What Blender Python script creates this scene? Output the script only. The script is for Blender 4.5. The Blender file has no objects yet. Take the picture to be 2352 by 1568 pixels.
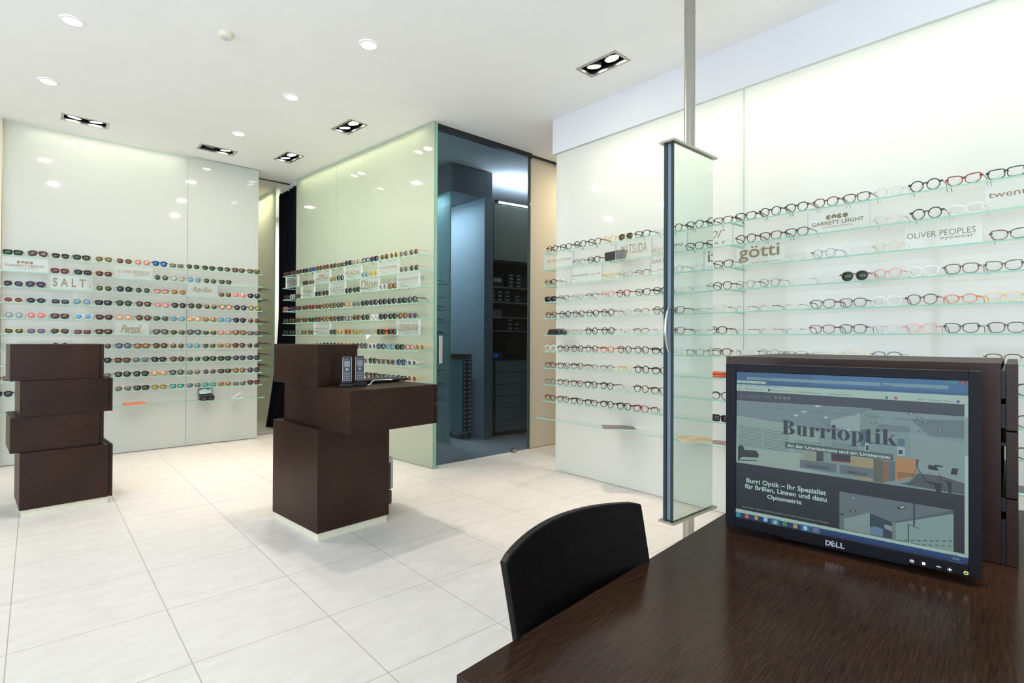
import bpy, bmesh, math, random
from mathutils import Vector, Matrix
from mathutils.geometry import tessellate_polygon
PI=math.pi
scene=bpy.context.scene
COL=scene.collection
# ---------------------------------------------------------------- camera
cam_d=bpy.data.cameras.new('camera'); cam=bpy.data.objects.new('camera',cam_d); COL.objects.link(cam)
def cam_matrix(yaw,pitch,roll):
    c,s=math.cos(yaw),math.sin(yaw); Ry=Matrix(((c,0,-s),(0,1,0),(s,0,c)))
    c,s=math.cos(pitch),math.sin(pitch); Rx=Matrix(((1,0,0),(0,c,-s),(0,s,c)))
    c,s=math.cos(roll),math.sin(roll); Rz=Matrix(((c,-s,0),(s,c,0),(0,0,1)))
    return Rz@Rx@Ry
_M=cam_matrix(.7196,-.0065,.0047)
_w=lambda r:Vector((r[0],r[2],-r[1]))
right,up,fwd=_w(_M[0]),-_w(_M[1]),_w(_M[2])
cam.matrix_world=Matrix(((right.x,up.x,-fwd.x,0),(right.y,up.y,-fwd.y,0),(right.z,up.z,-fwd.z,1.1574),(0,0,0,1)))
cam_d.sensor_width=36; cam_d.lens=1231.8/2352*36
cam_d.shift_x=14.64/2352; cam_d.shift_y=-13.41/2352
cam_d.clip_start=.02
scene.camera=cam
# ---------------------------------------------------------------- world, exposure
world=bpy.data.worlds.new('world'); scene.world=world; world.use_nodes=True
bg=world.node_tree.nodes['Background']; bg.inputs[0].default_value=(.77,.89,1.08,1); bg.inputs[1].default_value=1.9
scene.view_settings.view_transform='Standard'; scene.view_settings.look='None'
scene.view_settings.gamma=1; scene.view_settings.exposure=.85
try: scene.view_settings.use_curve_mapping=False
except Exception: pass
scene.cycles.transparent_max_bounces=48
scene.cycles.max_bounces=9; scene.cycles.diffuse_bounces=5; scene.cycles.glossy_bounces=4
scene.cycles.sample_clamp_indirect=4
CEIL=3.105
# ---------------------------------------------------------------- materials
def lin(c):
    return tuple((x/255/12.92 if x/255<=.04045 else ((x/255+.055)/1.055)**2.4) for x in c)
MATS={}
def mat(name,rgb,rough=.5,metal=0,coat=0,spec=.5,emit=0,noise=0,nscale=40,lin_=False,bump=0,coat_r=.03):
    if name in MATS: return MATS[name]
    m=bpy.data.materials.new(name); m.use_nodes=True; nt=m.node_tree
    p=nt.nodes['Principled BSDF']; c=rgb if lin_ else lin(rgb)
    p.inputs['Base Color'].default_value=(*c,1); p.inputs['Roughness'].default_value=rough
    p.inputs['Metallic'].default_value=metal; p.inputs['Specular IOR Level'].default_value=spec
    p.inputs['Coat Weight'].default_value=coat; p.inputs['Coat Roughness'].default_value=coat_r
    if emit:
        p.inputs['Emission Color'].default_value=(*c,1); p.inputs['Emission Strength'].default_value=emit
    if noise or bump:
        tc=nt.nodes.new('ShaderNodeTexCoord'); n=nt.nodes.new('ShaderNodeTexNoise'); n.inputs['Scale'].default_value=nscale; n.inputs['Detail'].default_value=4
        nt.links.new(tc.outputs['Object'],n.inputs['Vector'])
        if noise:
            r=nt.nodes.new('ShaderNodeValToRGB'); r.color_ramp.elements[0].position=.3; r.color_ramp.elements[1].position=.7
            r.color_ramp.elements[0].color=(*[x*(1-noise) for x in c],1); r.color_ramp.elements[1].color=(*[min(1,x*(1+noise)) for x in c],1)
            nt.links.new(n.outputs['Fac'],r.inputs[0]); nt.links.new(r.outputs[0],p.inputs['Base Color'])
        if bump:
            b=nt.nodes.new('ShaderNodeBump'); b.inputs['Strength'].default_value=bump; b.inputs['Distance'].default_value=.002
            nt.links.new(n.outputs['Fac'],b.inputs['Height']); nt.links.new(b.outputs[0],p.inputs['Normal'])
    MATS[name]=m; return m
def wood(name,axis_scale,c0=(19,11,8),c1=(64,41,28),rough=.5,coat=.5,cr=.3):
    m=bpy.data.materials.new(name); m.use_nodes=True; nt=m.node_tree; p=nt.nodes['Principled BSDF']
    tc=nt.nodes.new('ShaderNodeTexCoord'); mp=nt.nodes.new('ShaderNodeMapping'); mp.inputs['Scale'].default_value=axis_scale
    n=nt.nodes.new('ShaderNodeTexNoise'); n.inputs['Scale'].default_value=6; n.inputs['Detail'].default_value=7; n.inputs['Roughness'].default_value=.75
    n2=nt.nodes.new('ShaderNodeTexNoise'); n2.inputs['Scale'].default_value=2.2; n2.inputs['Detail'].default_value=2
    mx=nt.nodes.new('ShaderNodeMath'); mx.operation='MULTIPLY_ADD'; mx.inputs[1].default_value=.45
    r=nt.nodes.new('ShaderNodeValToRGB'); r.color_ramp.elements[0].position=.52; r.color_ramp.elements[1].position=.92
    r.color_ramp.elements[0].color=(*lin(c0),1); r.color_ramp.elements[1].color=(*lin(c1),1)
    b=nt.nodes.new('ShaderNodeBump'); b.inputs['Strength'].default_value=.22; b.inputs['Distance'].default_value=.001
    nt.links.new(tc.outputs['Object'],mp.inputs[0]); nt.links.new(mp.outputs[0],n.inputs['Vector']); nt.links.new(tc.outputs['Object'],n2.inputs['Vector'])
    nt.links.new(n2.outputs['Fac'],mx.inputs[0]); nt.links.new(n.outputs['Fac'],mx.inputs[2]); nt.links.new(mx.outputs[0],r.inputs[0])
    nt.links.new(r.outputs[0],p.inputs['Base Color']); nt.links.new(n.outputs['Fac'],b.inputs['Height']); nt.links.new(b.outputs[0],p.inputs['Normal'])
    p.inputs['Roughness'].default_value=rough; p.inputs['Specular IOR Level'].default_value=0; p.inputs['Coat Weight'].default_value=coat; p.inputs['Coat Roughness'].default_value=cr
    return m
WOOD=wood('dark_wenge_wood',(3,60,60))
WOODT=wood('dark_wenge_table_wood',(4,70,70),(17,11,9),(60,42,30),.5,.5,.19)
def tinted(name,tint,gloss=.08,rough=.02,milky=0,milk=(.9,.95,.92),gr=.55):
    m=bpy.data.materials.new(name); m.use_nodes=True; nt=m.node_tree
    for n in list(nt.nodes):
        if n.type!='OUTPUT_MATERIAL': nt.nodes.remove(n)
    out=[n for n in nt.nodes if n.type=='OUTPUT_MATERIAL'][0]
    tr=nt.nodes.new('ShaderNodeBsdfTransparent'); tr.inputs[0].default_value=(*tint,1)
    gl=nt.nodes.new('ShaderNodeBsdfGlossy'); gl.inputs['Roughness'].default_value=rough
    fr=nt.nodes.new('ShaderNodeLayerWeight'); fr.inputs[0].default_value=.25
    ml=nt.nodes.new('ShaderNodeMath'); ml.operation='MULTIPLY_ADD'; ml.inputs[1].default_value=gr; ml.inputs[2].default_value=gloss*.6; ml.use_clamp=True
    mx=nt.nodes.new('ShaderNodeMixShader')
    nt.links.new(fr.outputs['Fresnel'],ml.inputs[0]); nt.links.new(ml.outputs[0],mx.inputs[0])
    base=tr.outputs[0]
    if milky:
        d=nt.nodes.new('ShaderNodeBsdfDiffuse'); d.inputs[0].default_value=(*milk,1); m2=nt.nodes.new('ShaderNodeMixShader'); m2.inputs[0].default_value=milky
        nt.links.new(base,m2.inputs[1]); nt.links.new(d.outputs[0],m2.inputs[2]); base=m2.outputs[0]
    nt.links.new(base,mx.inputs[1]); nt.links.new(gl.outputs[0],mx.inputs[2]); nt.links.new(mx.outputs[0],out.inputs[0])
    return m
GLASS=tinted('shelf_glass',(.99,.996,.993),.015,gr=.07)
CLEAR=tinted('clear_lens',(.988,.993,.993),.015,gr=.10)
ACRYL=tinted('sign_acrylic',(.98,.99,.985),.03,.05,.10,gr=.3)
DOORGL=tinted('smoked_blue_glass',(.37,.44,.53),.03)
def translucent_mat(name,diff,trans,tw=.35,rough=.04,coat=True):
    m=bpy.data.materials.new(name); m.use_nodes=True; nt=m.node_tree; p=nt.nodes['Principled BSDF']
    out=[n for n in nt.nodes if n.type=='OUTPUT_MATERIAL'][0]
    p.inputs['Base Color'].default_value=(*diff,1); p.inputs['Roughness'].default_value=.7
    p.inputs['Specular IOR Level'].default_value=.0
    if coat: p.inputs['Coat Weight'].default_value=1; p.inputs['Coat Roughness'].default_value=rough
    t=nt.nodes.new('ShaderNodeBsdfTranslucent'); t.inputs[0].default_value=(*trans,1)
    mx=nt.nodes.new('ShaderNodeMixShader'); mx.inputs[0].default_value=tw
    nt.links.new(p.outputs[0],mx.inputs[1]); nt.links.new(t.outputs[0],mx.inputs[2]); nt.links.new(mx.outputs[0],out.inputs[0])
    return m
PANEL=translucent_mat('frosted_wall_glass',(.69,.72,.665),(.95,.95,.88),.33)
PANEL_LIT=translucent_mat('frosted_glass_lit_right',(.83,.855,.82),(.96,.95,.86),.36)  # same glass as the left wall, whitened to imitate stronger light
PANEL_SHADED=translucent_mat('frosted_glass_shaded_partition',(.54,.585,.465),(.93,.93,.76),.34)  # same glass again, colour darkened to imitate dimmer light on the partition
EDGE=translucent_mat('green_glass_edge',lin((168,216,198)),lin((175,226,206)),.4,coat=False)
EDGEP=translucent_mat('pale_green_glass_edge',lin((176,208,186)),lin((180,220,195)),.4,coat=False)
WHITE=mat('white_ceiling_paint',(246,246,243),.9,noise=.01,nscale=3)
WALLW=mat('white_wall_paint',(228,228,222),.9,noise=.01,nscale=3)
BEIGE=mat('warm_beige_wall_paint',(222,212,188),.85,noise=.012,nscale=4)
STEEL=mat('brushed_steel',(176,174,164),.34,1,noise=.05,nscale=90)
CHROME=mat('chrome',(225,225,225),.08,1)
BLACK=mat('black_plastic',(17,18,20),.4,spec=.35,noise=.05,nscale=80)
BEZEL=mat('dark_blue_grey_plastic',(13,15,19),.5,spec=.2,noise=.05,nscale=200)
PLINTH=mat('cream_plinth_laminate',(226,222,196),.6,noise=.03,nscale=30)
TRACK=mat('dark_anodised_track',(30,32,34),.4,noise=.04)
LETTER=mat('olive_grey_lettering',(128,118,88),.6,noise=.02)
GREYP=mat('grey_door_paint',(128,136,126),.6,noise=.02,nscale=6)
# ---------------------------------------------------------------- mesh helpers
class MB:
    def __init__(s): s.v=[];s.f=[];s.m=[]
    def add(s,vs,fs,m=0):
        o=len(s.v); s.v+= [tuple(v) for v in vs]; s.f+=[tuple(i+o for i in f) for f in fs]; s.m+=[m]*len(fs); return s
    def box(s,a,b,m=0,mats=None):
        x0,y0,z0=a;x1,y1,z1=b
        vs=[(x0,y0,z0),(x1,y0,z0),(x1,y1,z0),(x0,y1,z0),(x0,y0,z1),(x1,y0,z1),(x1,y1,z1),(x0,y1,z1)]
        fs=[(0,3,2,1),(4,5,6,7),(0,1,5,4),(1,2,6,5),(2,3,7,6),(3,0,4,7)]
        o=len(s.v); s.v+=vs; s.f+=[tuple(i+o for i in f) for f in fs]; s.m+=(mats or [m]*6); return s   # bottom top -y +x +y -x
    def prism(s,pts,z0,z1,m=0,f=None):
        n=len(pts); f=f or (lambda x,y,z:(x,y,z))
        vs=[f(x,y,z0) for x,y in pts]+[f(x,y,z1) for x,y in pts]
        return s.add(vs,[tuple(range(n-1,-1,-1)),tuple(range(n,2*n))]+[(i,(i+1)%n,(i+1)%n+n,i+n) for i in range(n)],m)
    def tube(s,path,r,n=8,m=0,closed=False,caps=True):
        P=[Vector(p) for p in path]; k=len(P); rings=[]
        rr=r if isinstance(r,(list,tuple)) else [r]*k
        prev=None
        for i in range(k):
            a=P[(i-1)%k] if (closed or i>0) else P[i]; b=P[(i+1)%k] if (closed or i<k-1) else P[i]
            t=(b-a).normalized()
            if prev is None: ref=Vector((0,0,1)) if abs(t.z)<.9 else Vector((1,0,0)); u=t.cross(ref).normalized()
            else: u=(prev-t*prev.dot(t)).normalized()
            prev=u; w=t.cross(u)
            rings.append([P[i]+(u*math.cos(2*PI*j/n)+w*math.sin(2*PI*j/n))*rr[i] for j in range(n)])
        vs=[v for r_ in rings for v in r_]; fs=[]
        for i in range(k if closed else k-1):
            for j in range(n):
                fs.append((i*n+j,i*n+(j+1)%n,((i+1)%k)*n+(j+1)%n,((i+1)%k)*n+j))
        if not closed and caps: fs+= [tuple(range(n-1,-1,-1)),tuple((k-1)*n+j for j in range(n))]
        return s.add(vs,fs,m)
    def lathe(s,prof,c=(0,0,0),n=24,m=0):
        vs=[];fs=[];k=len(prof)
        for r,z in prof:
            for j in range(n): vs.append((c[0]+r*math.cos(2*PI*j/n),c[1]+r*math.sin(2*PI*j/n),c[2]+z))
        for i in range(k-1):
            for j in range(n): fs.append((i*n+j,i*n+(j+1)%n,(i+1)*n+(j+1)%n,(i+1)*n+j))
        fs+=[tuple(range(n-1,-1,-1)),tuple((k-1)*n+j for j in range(n))]
        return s.add(vs,fs,m)
    def mesh(s,name,mats,smooth=False):
        me=bpy.data.meshes.new(name); me.from_pydata(s.v,[],s.f)
        for m in mats: me.materials.append(m)
        me.polygons.foreach_set('material_index',s.m)
        if smooth: me.polygons.foreach_set('use_smooth',[True]*len(s.f))
        me.update(); return me
    def obj(s,name,mats,parent=None,bevel=0,smooth=False,loc=None,rotz=0):
        if not isinstance(mats,(list,tuple)): mats=[mats]
        o=bpy.data.objects.new(name,s.mesh(name,mats,smooth)); COL.objects.link(o)
        if parent: o.parent=parent
        if loc: o.location=loc
        if rotz: o.rotation_euler=(0,0,rotz)
        if bevel:
            b=o.modifiers.new('bevel','BEVEL'); b.width=bevel; b.segments=2; b.limit_method='ANGLE'
        if smooth:
            e=o.modifiers.new('split','EDGE_SPLIT'); e.split_angle=math.radians(40)
        return o
def tag(o,label,cat,group=None,kind=None):
    if label: o['label']=label
    if cat: o['category']=cat
    if group: o['group']=group
    if kind: o['kind']=kind
    return o
def thing(name,label,cat,loc=(0,0,0),rotz=0,group=None):
    o=bpy.data.objects.new(name,None); o.empty_display_size=.05; COL.objects.link(o)
    o.location=loc; o.rotation_euler=(0,0,rotz); return tag(o,label,cat,group)
def struct(name,mb,mats,label=None,**k):
    o=mb.obj(name,mats,**k); o['kind']='structure'
    if label: o['label']=label
    return o
def area(parent,loc,rot,sx,sy,power,col,spread=180,name='light'):
    l=bpy.data.lights.new(name,'AREA'); l.shape='RECTANGLE'; l.size=sx; l.size_y=sy; l.energy=power; l.color=col; l.spread=math.radians(spread)
    o=bpy.data.objects.new(name,l); COL.objects.link(o); o.location=loc; o.rotation_euler=rot
    if parent: o.parent=parent
    return o
def spot(parent,loc,rot,power,col,size=70,blend=.6,rad=.03):
    l=bpy.data.lights.new('spot','SPOT'); l.energy=power; l.color=col; l.spot_size=math.radians(size); l.spot_blend=blend; l.shadow_soft_size=rad
    o=bpy.data.objects.new('spot_light',l); COL.objects.link(o); o.location=loc; o.rotation_euler=rot; o.parent=parent; return o
# text as mesh, fitted into a box; returns verts (x right, y up in 0..1 box) and faces
def text_geo(s,offset=0,shear=0):
    cu=bpy.data.curves.new('t','FONT'); cu.body=s; cu.resolution_u=3; cu.offset=offset; cu.shear=shear
    o=bpy.data.objects.new('t',cu); COL.objects.link(o); bpy.context.view_layer.update()
    me=bpy.data.meshes.new_from_object(o.evaluated_get(bpy.context.evaluated_depsgraph_get()))
    v=[tuple(x.co) for x in me.vertices]; f=[tuple(p.vertices) for p in me.polygons]
    bpy.data.objects.remove(o); bpy.data.curves.remove(cu); bpy.data.meshes.remove(me)
    return v,f
def fit(v,x,y,w,h,base=None):
    x0=min(p[0] for p in v);x1=max(p[0] for p in v);y0=min(p[1] for p in v);y1=max(p[1] for p in v)
    if base is not None: y0=0; y1=base
    return [(x+(p[0]-x0)/(x1-x0)*w,y+(p[1]-y0)/(y1-y0)*h) for p in v]
# fat-face lettering built from shapes (x,y in em)
def fat_letter(ch):
    S=[]
    def R(x0,y0,x1,y1): S.append([(x0,y0),(x1,y0),(x1,y1),(x0,y1)])
    def arc(cx,cy,ro,so,ri,si,a0,a1,n=14,dx=0):
        for i in range(n):
            a,b=[math.radians(a0+(a1-a0)*t/n) for t in (i,i+1)]
            S.append([(cx+ro*math.cos(a),cy+so*math.sin(a)),(cx+ro*math.cos(b),cy+so*math.sin(b)),(cx+dx+ri*math.cos(b),cy+si*math.sin(b)),(cx+dx+ri*math.cos(a),cy+si*math.sin(a))])
    def dot(cx,cy,r): S.append([(cx+r*math.cos(t*PI/8),cy+r*math.sin(t*PI/8)) for t in range(16)])
    if ch=='B': R(.07,0,.27,.73);R(0,0,.3,.025);R(0,.705,.3,.73);arc(.27,.555,.3,.175,.11,.15,-90,90);arc(.27,.19,.36,.19,.14,.165,-90,90);return S,.68
    if ch=='u': R(.06,.1,.23,.5);R(0,.475,.2,.5);arc(.25,.12,.19,.13,.05,.1,180,300);R(.33,0,.5,.5);R(.27,.475,.4,.5);R(.4,0,.57,.025);return S,.6
    if ch=='r': R(.06,0,.23,.5);R(0,0,.3,.025);R(0,.475,.2,.5);arc(.33,.36,.11,.14,.09,.12,60,180);dot(.4,.41,.085);return S,.5
    if ch=='i': R(.06,0,.23,.5);R(0,0,.29,.025);R(0,.475,.2,.5);dot(.145,.64,.09);return S,.31
    if ch=='o': arc(.27,.25,.27,.26,.09,.235,0,360,28);return S,.58
    if ch=='p': R(.06,-.23,.23,.5);R(0,-.23,.3,-.205);R(0,.475,.2,.5);arc(.27,.25,.27,.26,.09,.235,-100,100,20);return S,.58
    if ch=='t': R(.08,.08,.25,.66);R(0,.475,.36,.5);arc(.25,.1,.17,.12,.01,.095,180,330);return S,.4
    if ch=='k': R(.06,0,.23,.73);R(0,0,.3,.025);R(0,.705,.2,.73);S.append([(.23,.22),(.27,.22),(.46,.48),(.42,.48)]);R(.36,.475,.54,.5);S.append([(.26,.27),(.38,.36),(.6,0),(.4,0)]);R(.36,0,.62,.025);return S,.62
    return S,.3
# ---------------------------------------------------------------- lamp powers and screen level
SPOTP=44; DOWNP=9; LEDR=18; LEDL=2.8; LEDP=7; SCRE=.52; PASSP=11; ALCP=5
# ---------------------------------------------------------------- measured data (positions along each wall, shape, frame, lens)
ROWS={
 'L':[
  (0,'-0.155 re k G;0.01 av t N;0.167 cl t K;0.318 wa t G;0.486 av g O;0.656 pa g B;0.789 ro g P;0.94 pa k L;1.082 re g E;1.235 pa g G;1.385 cl t G;1.53 cl t G;1.674 wa n N;1.833 wa h O'),
  (1,'0.163 wa r B;0.329 wa t K;0.487 wa o K;0.962 ro s G;1.103 ro g S;1.248 ro g M;1.389 pa g G;1.545 cl t G'),
  (2,'-0.151 av s K;-0.003 av k V;0.488 pa g G;0.649 ro k K;0.798 ro s G;0.957 cl t P;1.107 av g D;1.546 pa g B;1.693 ro p P;1.835 pa k K'),
  (3,'-0.149 ov p B;0.001 ov k K;0.17 re s K;0.324 av g M;0.486 wa k K;0.647 ro k G;0.806 pa t B;0.964 cl p P;1.114 pa t K;1.262 ro t G;1.41 ro g B;1.553 ro n A;1.694 ro k V;1.84 ro h Y'),
  (4,'-0.144 ro s S;0.004 ro p P;0.166 wa b B;0.335 pa c M;0.493 ca r K;0.648 ro g A;0.807 ro t B;0.954 av s G;1.109 av g M;1.251 av g A;1.398 av g D;1.541 av s M;1.689 pa k K;1.841 ro g R'),
  (5,'-0.143 ca y G;0.005 wa p U;0.167 av g K;0.331 re s R;0.491 wa k B;0.952 av t E;1.11 av g G;1.255 av k E;1.403 av g G;1.545 av g P;1.686 av t D;1.835 re t E'),
  (6,'0.171 ro k K;0.332 ro g B;0.489 ro g K;0.645 pa t U;0.795 wa t D;0.951 pa t B;1.103 ro g B;1.25 ro g M;1.394 pa g G;1.542 av g D;1.69 pa t R;1.829 ro s K'),
  (7,'0.488 pa k K;0.64 wa t B;0.785 av s E;0.939 pa k K;1.102 pa t B;1.251 pa s G;1.404 wa k G;1.546 wa k G;1.694 pa k V;1.833 pa k V'),
  (8,'-0.218 ca n O;0.489 re s E;0.641 pa k G;0.79 pa k G;0.942 av g A;1.097 ro k E;1.25 ro g E;1.402 ro g V;1.547 wa t G;1.695 ro t D;1.834 ro k V'),
  (9,'-0.209 pa k K;0.647 av g E;0.794 wa k G;0.943 cl t Y;1.098 cl k T;1.259 av g U;1.403 av s T;1.548 av g D;1.693 re s E;1.835 pa k R'),
 ],
 'P':[
  (0,'2.54 wa t K;2.37 wa t K;2.216 wa t K;2.058 wa k K;1.893 wa b L;1.749 pa t B;1.604 pa r B;1.453 wa t G;1.305 re t O;1.162 ro k K;1.003 ro g S;0.843 wa k S;0.696 wa k K;0.523 av g B;0.369 ro y K;0.228 pa g E;0.087 pa g B'),
  (1,'2.056 wa t K;1.912 ro g K;1.459 pa g D;1.311 ro k E;0.848 pa g M;0.707 ro y Y;0.221 pa g E;0.08 ro g K'),
  (2,'2.535 pa k G;2.376 pa c K;2.231 wa n B;1.771 pa k K;1.611 ro t K;1.151 pa k K;0.999 pa k G;0.551 ro c E;0.397 wa n D'),
  (3,'2.553 pa p K;2.383 pa b K;2.219 pa t B;2.061 pa t K;1.917 pa r R;1.76 wa t B;1.609 pa t D;1.464 ro h O;1.315 ro k O;1.142 ro g A;1.005 pa s E;0.845 pa k K;0.698 pa k V;0.556 pa k K;0.413 pa k K;0.247 wa k G;0.1 ro k E'),
  (4,'2.541 pa k O;2.391 pa t B;2.236 pa t B;2.068 pa t B;1.915 ca k K;1.767 ro t B;1.608 ro t D;1.454 ro r G;1.298 pa k V;1.155 re h S;0.996 ro n B;0.836 pa k G;0.689 ro w S;0.548 pa k K;0.394 pa k G;0.234 pa n D;0.093 pa s V'),
  (5,'2.549 ro k K;2.389 pa k G;2.234 ro s S;2.084 ro g B;1.922 pa t O;1.452 pa k G;1.304 pa y D;1.154 ro o B;1.002 ro g Y;0.572 wa k K;0.398 ca k K'),
  (6,'1.441 ro g O;1.354 pa k K;1.268 pa k K;1.194 pa r B;1.12 pa o K;1.049 pa k K;0.956 ro k E;0.853 pa c K;0.708 pa k U;0.552 pa s M;0.403 wa k G;0.26 pa g P;0.108 pa y O'),
  (7,'0.869 wa p K;0.711 ro k G;0.563 pa g V;0.417 pa g K;0.258 ro k L;0.1 pa w K'),
  (8,'0.812 ro n G;0.701 pa t K;0.553 cl k G;0.415 cl k M;0.257 ca k E;0.095 ro y R'),
 ],
 'R':[
  (0,'3.172 ro k W;3.019 wa k W;2.862 ro k W;2.706 pa t W;2.568 ro y W;2.418 av g G;2.272 wa b W;2.108 ca c W;1.664 re t W;1.509 wa k W;1.374 ro k W;1.227 pa k W;1.069 pa n W;0.912 wa h W;0.779 ro f W;0.632 ro k W;0.477 ca r W;0.334 re k W'),
  (1,'2.869 cl k W;2.72 pa k W;2.119 ro g W;1.512 pa n W;1.367 wa t W;1.227 wa k W;0.779 ca f W;0.614 ro k W;0.48 ca c W'),
  (2,'3.188 wa k W;3.042 pa c W;2.578 pa y W;2.413 ro s W;2.268 cl k W;1.661 wa h W;1.221 ro f W;1.078 ro q W;0.929 ro f W;0.791 ro g W;0.322 ca t W'),
  (3,'3.191 re k K;3.041 cl k W;2.879 ro s W;2.74 cl k W;2.584 ro p W;2.436 pa r W;2.265 wa h W;2.115 pa k W;1.666 pa h W;1.513 ro q W;1.367 ro q W;1.223 ro f W;1.078 ro f W;0.938 pa t G;0.783 pa p W;0.64 pa c W;0.491 wa t W;0.341 ca h W'),
  (4,'3.182 ro k W;3.024 ro k W;2.867 ro t W;2.733 pa k W;2.59 ro t W;2.422 pa f W;2.276 cl t W;2.115 ro h W;1.671 ro f W;1.545 rl q W;1.437 rl q W;1.282 rl q W;1.085 wa n W;0.938 wa t W;0.787 pa c W;0.636 pa t W;0.494 ov o W;0.341 re y W'),
  (5,'3.028 ro f W;2.882 pa g W;2.75 ro k W;2.579 ro k W;2.425 ro c W;2.279 cl t W;2.123 pa c W;1.664 wa t W;1.54 rl q W;1.421 rl q W;1.288 rl q W;1.087 wa r W;0.937 wa k W;0.791 pa s W;0.644 ca p W;0.488 ca k W;0.332 wa t W'),
  (6,'3.189 pa c W;3.043 pa t W;2.885 ro k W;2.742 ro t W;2.586 wa o W;2.424 ro t W;2.275 ro h W;2.123 ca k W;1.666 wa t W;1.499 pa c W;1.371 pa q W;1.239 re q W;1.107 pa f W;0.933 pa g W;0.787 cl k W;0.342 cl n W'),
  (7,'3.188 wa h W;3.038 wa h W;2.888 pa t W;2.745 cl t W;2.588 cl k W;2.414 pa y W;2.278 ro k W;2.122 wa t W;0.242 ro k W'),
  (8,'3.179 ro q W;3.042 pa t W;2.899 pa n W;2.745 ro k W;2.588 ro k W;2.423 pa f W;2.277 ro h W;2.131 wa n W;1.677 pa b W;0.243 ro n W'),
  (9,'3.186 pa n W;3.045 pa t W;2.89 wa k W;2.744 wa k W;2.587 pa k W;2.426 pa k W;2.283 wa r W;2.133 re q W;1.677 re k K;0.243 pa k W'),
 ],
}
SIGNS=[
 ('L',1,-0.229,0.079,'garrett'),
 ('L',1,0.575,0.877,'oliver'),
 ('L',2,0.098,0.402,'salt'),
 ('L',2,1.18,1.471,'rayban'),
 ('L',5,0.576,0.852,'persol'),
 ('P',1,2.547,2.243,'moscot'),
 ('P',1,1.861,1.522,'garrett'),
 ('P',1,1.234,0.918,'prada'),
 ('P',1,0.633,0.308,'tomford'),
 ('P',2,2.165,1.859,'mui'),
 ('P',2,1.538,1.22,'gucci'),
 ('P',2,0.936,0.617,'dior'),
 ('P',2,0.324,0.009,'retro'),
 ('P',5,1.862,1.514,'twenty'),
 ('P',5,0.323,0.002,'cutler'),
 ('R',1,3.266,2.943,'tomford'),
 ('R',1,2.511,2.194,'matsuda'),
 ('R',1,1.82,1.602,'nor'),
 ('R',2,2.959,2.639,'masunaga'),
 ('R',2,2.204,1.999,'barton'),
 ('R',2,1.59,1.285,'gotti'),
 ('R',1,1.165,0.861,'garrett'),
 ('R',2,0.711,0.412,'oliver'),
 ('R',1,0.407,0.104,'twenty'),
]
SCOL=[(100,122,120),(100,130,142),(105,128,126),(110,150,190),(110,150,60),(112,132,130),(112,134,132),(112,138,134),(112,138,136),(112,86,62),(116,128,140),(118,142,134),(120,130,112),(120,136,134),(120,142,138),(120,45,50),(120,88,52),(122,145,142),(128,150,140),(130,160,160),(130,70,50),(134,128,96),(14,20,24),(142,170,158),(150,112,66),(150,140,90),(150,165,160),(150,165,165),(150,172,168),(150,175,180),(150,178,164),(150,70,60),(160,190,182),(170,140,60),(170,150,60),(170,190,186),(170,195,185),(170,90,50),(190,210,230),(20,44,86),(200,210,210),(210,190,110),(220,230,235),(24,26,28),(24,54,100),(26,28,30),(28,31,34),(30,36,40),(30,80,30),(30,80,86),(34,38,40),(35,75,112),(40,110,130),(40,150,180),(40,34,32),(40,46,48),(40,54,66),(42,92,130),(44,40,44),(44,50,54),(44,52,56),(50,120,140),(50,50,60),(50,60,130),(52,56,54),(52,60,64),(52,88,104),(58,62,58),(58,72,74),(60,130,60),(60,150,170),(60,66,66),(60,68,66),(60,70,130),(60,84,120),(60,96,112),(62,72,74),(62,76,76),(64,72,70),(68,80,86),(70,100,112),(70,78,78),(70,90,104),(80,82,66),(80,96,98),(80,98,98),(84,102,104),(84,112,136),(84,98,102),(84,98,96),(90,100,120),(90,108,110),(96,110,104),(96,116,118)]
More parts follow.
